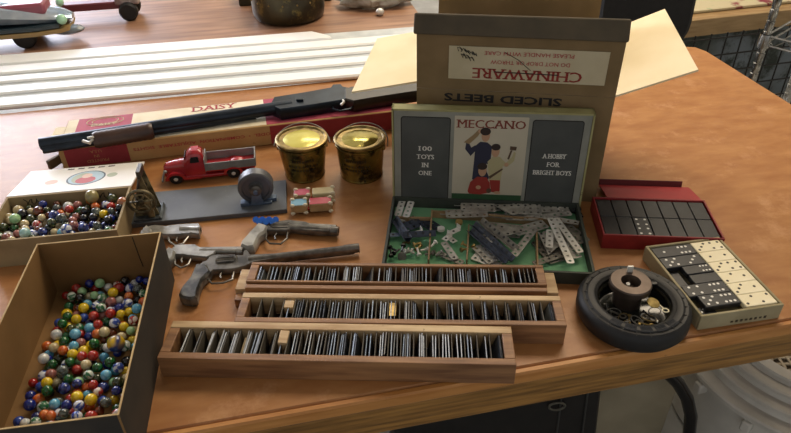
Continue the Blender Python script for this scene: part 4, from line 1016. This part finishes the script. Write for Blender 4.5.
dplace(5, 6, True, xL + DLn / 2 + .006, y_ - 4 * P0 - .0145 + .001, zt, 0, lbls[5], .054)
dplace(3, 0, True, xL + .015, y_ - 5 * P0 - .0005, .008, 0, lbls[6], .028, .018)
iv = ['far end', 'second from the far end', 'third from the far end', 'fourth from the far end', 'near the front', 'nearest the front']
pp = [(3, 4), (1, 1), (3, 4), (2, 1), (3, 1), (2, 2)]
x0 = xL + DLn + .0005; WI = QL / 2 - .005 - x0
for k in range(6):
    dplace(*pp[k], False, x0 + WI / 2, y_ - k * (QW - .012 - DWn) / 5, zt + .0006, 0, 'ivory domino, %s in its column of the cream box' % iv[k], WI, DWn)

# ------------------------------------------------------------------ tyre ashtray
tc_ = P(632.8, 306.3, .02)
ty = thing('tyre_ashtray', 'black rubber tyre-shaped ashtray with a brown metal post in the middle', 'ashtray', (tc_.x, tc_.y, T), 0)
Rr = .0765
prof = [(.050, .001), (.062, .0), (.072, .004), (Rr, .012), (Rr, .026), (.0735, .032), (.070, .0345), (.066, .0335), (.063, .0355), (.056, .0345), (.054, .0355), (.050, .033), (.048, .026), (.047, .012), (.044, .010), (.002, .010)]
MB().lathe(prof, 72, close=True).build('tyre', rubber, ty)
mb = MB()
for q in range(24):
    a_ = 2 * math.pi * q / 24; mb.box((0, 0, 0), (.008, .0010, .0008), rot(a_, ry=R(10), loc=(.0680 * math.cos(a_), .0680 * math.sin(a_), .0341)))
mb.build('sidewall_bars', rubber, ty)
for q in range(5):
    mb = MB()
    for k in range(5):
        rr_ = .0555 + k * .0022
        mb.tube([(rr_ * math.cos(R(222 + q * 19 + w * 3.6)), rr_ * math.sin(R(222 + q * 19 + w * 3.6)), .0352) for w in range(5)], .0008, 5)
    mb.build('sidewall_ribs', mat('highlit_grey_rubber', '3c3e42', .25), ty)  # highlight on the near ribs put into their lighter grey
MB().lathe([(.046, .0105), (.047, .0125), (.040, .0125), (.038, .0115), (.002, .0115)], 48).build('dish', mat('dark_glass_dish', '1a1c1b', .12, c2='2b2c26', scale=30), ty)
MB().lathe([(.0475, .024), (.0500, .027), (.0485, .029), (.0465, .027), (.0465, .024)], 48, close=False).build('dish_rim', mat('dish_rim_dark', '26241c', .2, .4), ty)
px, py = -.003, .018
mpost = mat('brown_patina_metal', '5c4f47', .4, .6, c2='43382f', scale=30)
MB().lathe([(.020, .012), (.020, .036), (.026, .039), (.0285, .041), (.0285, .049), (.0270, .051), (.0135, .051), (.012, .046), (.012, .038), (.001, .038)], 36, Matrix.Translation((px, py, 0))).build('match_post', mpost, ty)
mb = MB(); mb.box((px + .004, py + .020, .055), (.008, .003, .012)); mb.cyl((px - .002, py + .003, .038), (px - .003, py, .046), .003, n=10)
mb.build('match_holder_clip', bright, ty, bevel=.0006)
mb = MB(); mb.box((px + .034, py + .012, .034), (.020, .006, .004), None); mb.build('side_rest', black, ty, bevel=.001)
def in_dish(x, y, z): return Vector((tc_.x + x, tc_.y + y, T + z))
o = MB().lathe([(.0085, 0), (.009, .0006), (.0085, .0014), (.002, .0017)], 28).build('brass_token', mat('tarnished_token', 'a8935a', .4, .6, c2='87733f', scale=120, bump=.3)); o.location = in_dish(.0245, -.005, .030); o.rotation_euler = (R(10), R(8), 0); tag(o, 'round yellowish brass token lying in the tyre ashtray', 'token')
for i, (x, y, a_, m_) in enumerate(((.034, -.006, 1.9, ivory), (.012, -.022, .3, grimy), (-.010, -.020, 1.0, brass), (-.026, -.006, 2.4, grimy), (.006, -.030, 2.8, brass), (-.018, -.028, .2, steel), (.022, -.022, -.6, bright), (-.034, .004, 1.4, black), (.016, -.012, 2.0, black))):
    mb = MB(); mb.cyl((-.008, 0, 0), (.007, 0, 0), .0012, n=8); mb.tube([(-.012 + .0042 * math.cos(q * math.pi / 6), .0042 * math.sin(q * math.pi / 6), 0) for q in range(12)], .001, 6, closed=True); mb.box((.005, .002, 0), (.003, .004, .001))
    o = mb.build('small_key', m_); o.location = in_dish(x, y, .0145 + .0015 * (i % 3) + (.012 if i == 0 else 0)); o.rotation_euler = (0, rnd.uniform(-.12, .12), a_); tag(o, '%s in the dish of the tyre ashtray' % ('ivory-coloured little key beside the brass token', 'grimy steel key in front of the post', 'brass key left of the post foot', 'dark steel key at the far left', 'brass key nearest the viewer', 'pale steel key at the front left', 'bright little key at the front right', 'black key against the left rim', 'black key right of the post')[i], 'trinket', 'trinkets in the tyre ashtray')
for i in range(5):
    a_ = R(200 + i * 34); pts = [(.010 * math.cos(q * math.pi / 8), .0075 * math.sin(q * math.pi / 8), 0) for q in range(16)]
    o = MB().tube(pts, .0007, 6, closed=True).build('wire_ring', brass if i % 2 else grimy); o.location = in_dish(.030 * math.cos(a_), .028 * math.sin(a_) + .002, .0155 + .001 * i); o.rotation_euler = (R(10), R(-6), i); tag(o, '%s thin wire ring, counted anticlockwise from the left, in the tyre ashtray' % ORD[i], 'ring', 'wire rings in the tyre ashtray')

# ------------------------------------------------------------------ on the far table
def fl_(x, y): return P(x, y, 0)
# large toy car, cropped at the left
p0 = fl_(35, 49)
cr = thing('toy_car', 'large toy car with pale shiny body and tan side board at the top left', 'toy car', (p0.x, p0.y, T), R(12))
mb = MB(); vs = []; fs = []
secs = [(-.34, .05, .060, .09), (-.22, .062, .055, .125), (-.10, .062, .052, .13), (.0, .058, .052, .105), (.07, .045, .052, .085), (.105, .02, .056, .070)]
n = 10
for (x, w_, z0, z1) in secs:
    for q in range(n): a_ = 2 * math.pi * q / n; vs.append((x, .065 + w_ * math.cos(a_), (z0 + z1) / 2 + (z1 - z0) / 2 * math.sin(a_)))
for j in range(len(secs) - 1):
    for q in range(n): q2 = (q + 1) % n; fs.append((j * n + q, j * n + q2, (j + 1) * n + q2, (j + 1) * n + q))
fs += [tuple(reversed(range(n))), tuple(range((len(secs) - 1) * n, len(secs) * n))]
mb.add(vs, fs); mb.build('body', mat('pale_blue_chrome', '9fb2c4', .12, .7, c2='e9eef2', scale=12), cr)
MB().prism([(-.34, -.012), (.02, -.010), (.075, .004), (.095, .02), (.10, .065), (.095, .12), (-.34, .13)], .036, .046).build('side_board', mat('tan_running_board', '9a8052', .5), cr)
MB().prism([(-.34, -.006), (.02, -.004), (.075, .01), (.09, .065), (.08, .12), (-.34, .13)], .046, .060, inset=.004, ch=.003).build('dark_sill', mat('dark_teal_sill', '1d2c33', .2), cr)
MB().box((-.05, .06, .098), (.20, .075, .03)).build('red_trim', mat('dusty_red_plastic', '8f4a58', .35), cr, bevel=.008)
MB().ball((.085, .02, .068), .014, 12).build('headlamp', mat('mint_lamp', 'a9d8b8', .2), cr)
MB().ball((.085, .05, .030), .03, 12, sc=(1.5, .8, .45)).build('clear_bumper', mat('cloudy_plastic', '93a0a8', .2, trans=.5), cr)
for x in (-.02, -.25):
    for yy in (.016, .110): MB().lathe([(.008, -.012), (.026, -.012), (.030, -.008), (.030, .008), (.026, .012), (.008, .012)], 20, rot(rx=R(90), loc=(x, yy, .030))).build('wheel', rubber, cr)
p1 = fl_(131, 20)
tw = thing('toy_trailer', 'red toy trailer frame with a black wheel to the right of the big toy car', 'toy trailer', (p1.x, p1.y, T), R(10))
MB().box((-.10, .03, .042), (.19, .035, .022)).build('frame', mat('dull_red_frame', '6f3138', .4), tw, bevel=.004)
MB().box((.0, .03, .055), (.07, .06, .022)).build('mudguard', mat('dusty_white_guard', 'b5a8a4', .5, c2='7d5a58', scale=30), tw, bevel=.006)
MB().ball((-.19, .02, .060), .012, 10).build('lamp', mat('mint_lamp', 'a9d8b8', .2), tw)
for yy in (.0, .06): MB().lathe([(.006, -.014), (.022, -.014), (.027, -.009), (.027, .009), (.022, .014), (.006, .014)], 20, rot(rx=R(90), loc=(0, yy, .027))).build('wheel', rubber, tw)
# dark metal pot
p2 = fl_(285, 28)
pot = thing('metal_pot', 'round dark olive metal pot cut off by the top of the picture', 'pot', (p2.x, p2.y + .108, T), 0)
potm = mat('dark_olive_metal', '4c4632', .35, .7, c2='2f2c22', scale=12, c3='6d6238', scale3=20, lo3=.55, hi3=.65)
MB().lathe([(.085, .0), (.100, .003), (.106, .012), (.1085, .03), (.1085, .10), (.105, .12), (.100, .13), (.095, .13), (.093, .12), (.093, .02), (.001, .02)], 48).build('body', potm, pot)
mb = MB()
for q in range(7): a_ = R(-90 + (q - 3) * 22); mb.ball((.1085 * math.cos(a_), .1085 * math.sin(a_), .062), .003, 8)
mb.build('rivets', brass, pot)
p3 = fl_(234, 14)
MBk = thing('metal_case', 'low dark olive metal case standing behind the round pot', 'case', (p3.x + .14, p3.y + .14, T), R(8))
MB().box((0, 0, .035), (.29, .10, .07)).build('body', mat('dark_case_metal', '33301f', .45, .5, c2='453f2a', scale=20), MBk, bevel=.004)
MB().box((0, 0, .074), (.29, .10, .008)).build('lid', mat('dark_case_metal', '33301f'), MBk, bevel=.003)
# crumpled clear bag
p4 = fl_(384, 12)
mb = MB(); mb.ball((0, 0, 0), 1, 28)
r2 = random.Random(3); vs = []
from mathutils import noise
for v in mb.v:
    d = Vector(v); k = 1 + .35 * noise.noise(d * 2.2) + .18 * noise.noise(d * 6); z = max(d.z * .035 * k + .030, .0005); vs.append((d.x * .115 * k, d.y * .055 * k, z))
mb.v = vs
o = mb.build('crumpled_bag', mat('crumpled_clear_wrap', '8a7c66', .18, c2='c9c6bd', scale=26, bump=1, trans=.25), smooth=True); o.location = (p4.x - .02, p4.y + .065, T); o.rotation_euler = (0, 0, R(10)); tag(o, 'crumpled shiny plastic-wrapped bundle on the far table, right of the pot', 'wrapped bundle')
o = MB().ball((0, 0, .011), .011, 14, sc=(1.2, 1, 1)).build('glass_stopper', bright); o.location = fl_(380, 15.5) ; tag(o, 'small shiny glass knob in front of the wrapped bundle', 'knob')

# ------------------------------------------------------------------ behind the table, right
def on_y(u, v, y):
    x = u - 395.5; yy = -(v - 216.5); d = _r * x + _u * yy + _f * FPX; t = y / d.y
    return Vector((d.x * t, y, T + CAMH + d.z * t))
# black chair
k0 = on_y(642, 20, 2.25)
chb = thing('black_chair', 'black padded chair back seen behind the open carton', 'chair', (k0.x, k0.y, 0), R(-8))
MB().prism(rrect(.31, .50, .11, 6), -.03, .03, inset=.012, ch=.015, M=Matrix.Translation((0, 0, k0.z + .145)) @ Matrix.Rotation(R(82), 4, 'X')).build('backrest', mat('black_upholstery', '0c0b0b', .7, c2='141313', scale=60), chb)
MB().prism(rrect(.44, .42, .08, 5), -.03, .03, inset=.012, ch=.015, M=Matrix.Translation((0, -.2, .46))).build('seat', mat('black_upholstery', '0c0b0b'), chb)
MB().tube([(0, .03, k0.z - .02), (0, .06, .62), (0, .0, .42), (0, -.2, .42)], .02, 8).build('back_post', black, chb)
MB().cyl((0, -.2, .08), (0, -.2, .44), .025).build('pedestal', black, chb)
for q in range(5): a_ = q * 2 * math.pi / 5; mb = MB(); mb.tube([(0, -.2, .09), (.15 * math.cos(a_), -.2 + .15 * math.sin(a_), .07), (.25 * math.cos(a_), -.2 + .25 * math.sin(a_), .03)], .015, 8); mb.ball((.25 * math.cos(a_), -.2 + .25 * math.sin(a_), .025), .025, 10); mb.build('leg', black, chb)
# low cabinet with wire grid front and patterned cloth on top
a_, b_ = P(655, 24, -.30), P(791, 9, -.30)
ang_ = math.atan2(b_.y - a_.y, b_.x - a_.x)
cb = thing('low_counter', 'low counter with a pale wooden front edge beyond the right table edge', 'counter', (a_.x, a_.y, 0), ang_)
zt_ = T - .30
MB().box((.55, .30, zt_ - .02), (1.5, .60, .04)).build('counter_top', mat('counter_wood', '8c6e48', .5, c2='a5875e', scale=8, stretch=(1, 8, 8)), cb, bevel=.004)
MB().box((.55, -.006, zt_ - .035), (1.5, .014, .075)).build('edge_board', mat('edge_board_wood', '8f7550', .5, c2='a78c64', scale=8, stretch=(1, 8, 8)), cb, bevel=.003)
MB().box((.55, .34, (zt_ - .04) / 2), (1.44, .50, zt_ - .04)).build('cabinet', mat('grey_green_panel', '4f5650', .7, c2='7c8790', scale=4, c3='38403a', scale3=7, lo3=.5, hi3=.6), cb)
o = MB().box((0, 0, 0), (1.15, .40, .012)).build('patterned_cloth', mat('floral_cloth', 'b9ad8c', .8, c2='7a2c38', scale=5, lo=.52, hi=.56, c3='94a07a', scale3=9, lo3=.56, hi3=.6), bevel=.003)
o.rotation_euler = (0, 0, ang_); v_ = Matrix.Rotation(ang_, 4, 'Z') @ Vector((.58, .26, 0)); o.location = (a_.x + v_.x, a_.y + v_.y, zt_ + .008); tag(o, 'cream cloth with dark red flowers spread on the low counter', 'cloth')
# wire grid
gr = thing('wire_grid', 'black square-mesh wire grid panel standing before the low counter', 'grid panel', (a_.x, a_.y - .0, 0), ang_)
mb = MB()
for q in range(15): mb.cyl((-.02 + q * .0762, -.10, .03), (-.02 + q * .0762, -.10, zt_ - .03), .0035, n=6)
for q in range(6): mb.cyl((-.02, -.105, .03 + q * .0762 * 1.0), (-.02 + 14 * .0762, -.105, .03 + q * .0762), .0035, n=6)
mb.build('mesh_wires', black, gr)
for q in (0, 14): MB().tube([(-.02 + q * .0762, -.20, .006), (-.02 + q * .0762, .0 - .02, .006)], .005, 6).build('foot', black, gr)
# chrome wire shelving unit
chrome = mat('chrome', 'c9c9c6', .2, .95, c2='8d8d8a', scale=40)
s0 = on_y(753, 77, 1.95)
sh = thing('wire_shelving', 'chrome wire shelving unit with notched posts at the right edge', 'shelving', (s0.x, s0.y, 0), R(-48))
def post(x, y, m_=chrome):
    prof = []
    nz_ = 52
    for q in range(nz_ + 1):
        z = q * 1.75 / nz_; prof += [(.0125, z), (.0125, z + .024), (.0108, z + .025), (.0108, z + .031)]
    MB().lathe(prof, 14, Matrix.Translation((x, y, 0))).build('post', m_, sh)
for x, y in ((0, 0), (.55, 0), (0, .42), (.55, .42)): post(x, y)
sp = on_y(776, 42, 1.95).z
for zs in (sp + .02, .10):
    mb = MB()
    for y in (0, .42):
        for dz_ in (0, -.028): mb.cyl((0, y, zs + dz_), (.55, y, zs + dz_), .0035, n=6)
        mb.tube([(q * .55 / 18, y, zs - (.028 if q % 2 else 0)) for q in range(19)], .002, 5)
    for x in (0, .55):
        for dz_ in (0, -.028): mb.cyl((x, 0, zs + dz_), (x, .42, zs + dz_), .0035, n=6)
    for q in range(1, 22): mb.cyl((q * .025, 0, zs), (q * .025, .42, zs), .0018, n=5)
    for x in (0, .55):
        for y in (0, .42): mb.lathe([(.0175, zs - .035), (.019, zs - .015), (.0165, zs + .006)], 12, Matrix.Translation((x, y, 0)), close=False)
    mb.build('shelf', chrome, sh)

# ------------------------------------------------------------------ under the table, front right
def flr(u, v, z): return P(u, v, z - T)
tub = thing('plastic_tub', 'round white plastic tub with stepped rings and latticed centre below the table', 'tub', (.985, 1.11, 0), 0)
tubm = mat('white_tub_plastic', 'd6d2c8', .45, c2='c6c2b8', scale=14)
prof = [(.262, .0), (.270, .01), (.268, .185), (.284, .190), (.286, .202), (.282, .206), (.250, .206), (.242, .218), (.252, .222), (.252, .230), (.248, .233), (.222, .233), (.214, .244), (.224, .248), (.224, .255), (.220, .258), (.196, .258), (.188, .266), (.196, .269), (.194, .275), (.166, .275), (.160, .270), (.156, .264)]
MB().lathe(prof, 72, close=False).build('body', tubm, tub)
mb = MB()
for q in range(-8, 9):
    w_ = math.sqrt(max(.158 ** 2 - (q * .019) ** 2, .0001)); mb.box((0, q * .019, .266), (2 * w_, .006, .004)); mb.box((q * .019, 0, .267), (.006, 2 * w_, .004))
mb.build('lattice', mat('tan_lattice', 'b5a890', .5), tub)
MB().lathe([(.156, .245), (.001, .245)], 40, close=False).build('inner_disc', mat('brown_inner', '5a4a38', .7), tub)
for a__ in (R(196), R(222), R(246)): MB().box((0, 0, 0), (.034, .022, .030), rot(a__, loc=(.274 * math.cos(a__), .274 * math.sin(a__), .172))).build('lug', tubm, tub, bevel=.004)
tc0 = P(757, 402, .17 - T)
cp = [tc0, P(766, 414, .12 - T), P(775, 430, .05 - T), P(778, 446, .006 - T)]
tag(MB().tube(cp, .004, 8).build('power_cord', black), 'thin black cord running down beside the white tub', 'cord')
bg = thing('beige_box', 'dim beige box standing under the table between the black case and bent tube', 'box', (.505, 1.12, 0), R(4))
beige = mat('dim_beige', 'a3977d', .8, c2='8f856d', scale=8)
MB().box((0, 0, .25), (.24, .28, .50)).build('body', beige, bg, bevel=.004)
MB().box((0, 0, .509), (.246, .286, .018)).build('lid', beige, bg, bevel=.003)
tp0 = [on_y(u, v, .93) for u, v in ((655, 366), (668, 373), (678, 383), (687, 398), (691, 415), (689, 436), (682, 470), (668, 530))]
tp0.append(Vector((tp0[-1].x, .93, .016)))
o = MB().tube(tp0, .014, 12).build('chair_leg_frame', mat('glossy_black_tube', '101011', .25)); tag(o, 'bent black tubular frame standing under the table beside the white tub', 'tube frame')
cs = thing('instrument_case', 'black case with a small metal ring leaning under the table edge', 'case', (.26, .90, 0), R(3))
Mc = Matrix.Translation((.0, .0, .0)) @ Matrix.Rotation(R(90), 4, 'X')
MB().prism([(-.28, .002), (.175, .002), (.135, .44), (.12, .46), (-.26, .46), (-.28, .44)], -.05, .05, M=Mc, inset=.008, ch=.01).build('shell', mat('black_case_shell', '131211', .45, c2='1d1b19', scale=20), cs)
mb = MB(); mb.cyl((.075, -.052, .02), (.055, -.052, .45), .002); mb.build('piping', mat('grey_piping', '3a3a38', .5), cs)
MB().cyl((.135, -.052, .02), (.105, -.052, .45), .002).build('piping', mat('grey_piping', '3a3a38', .5), cs)
mb = MB(); mb.tube([(.052 + .016 * math.cos(q * math.pi / 8), -.056, .345 + .011 * math.sin(q * math.pi / 8)) for q in range(16)], .0025, 6, closed=True); mb.build('metal_ring', mat('dull_ring', '6d6b60', .4, .6), cs)
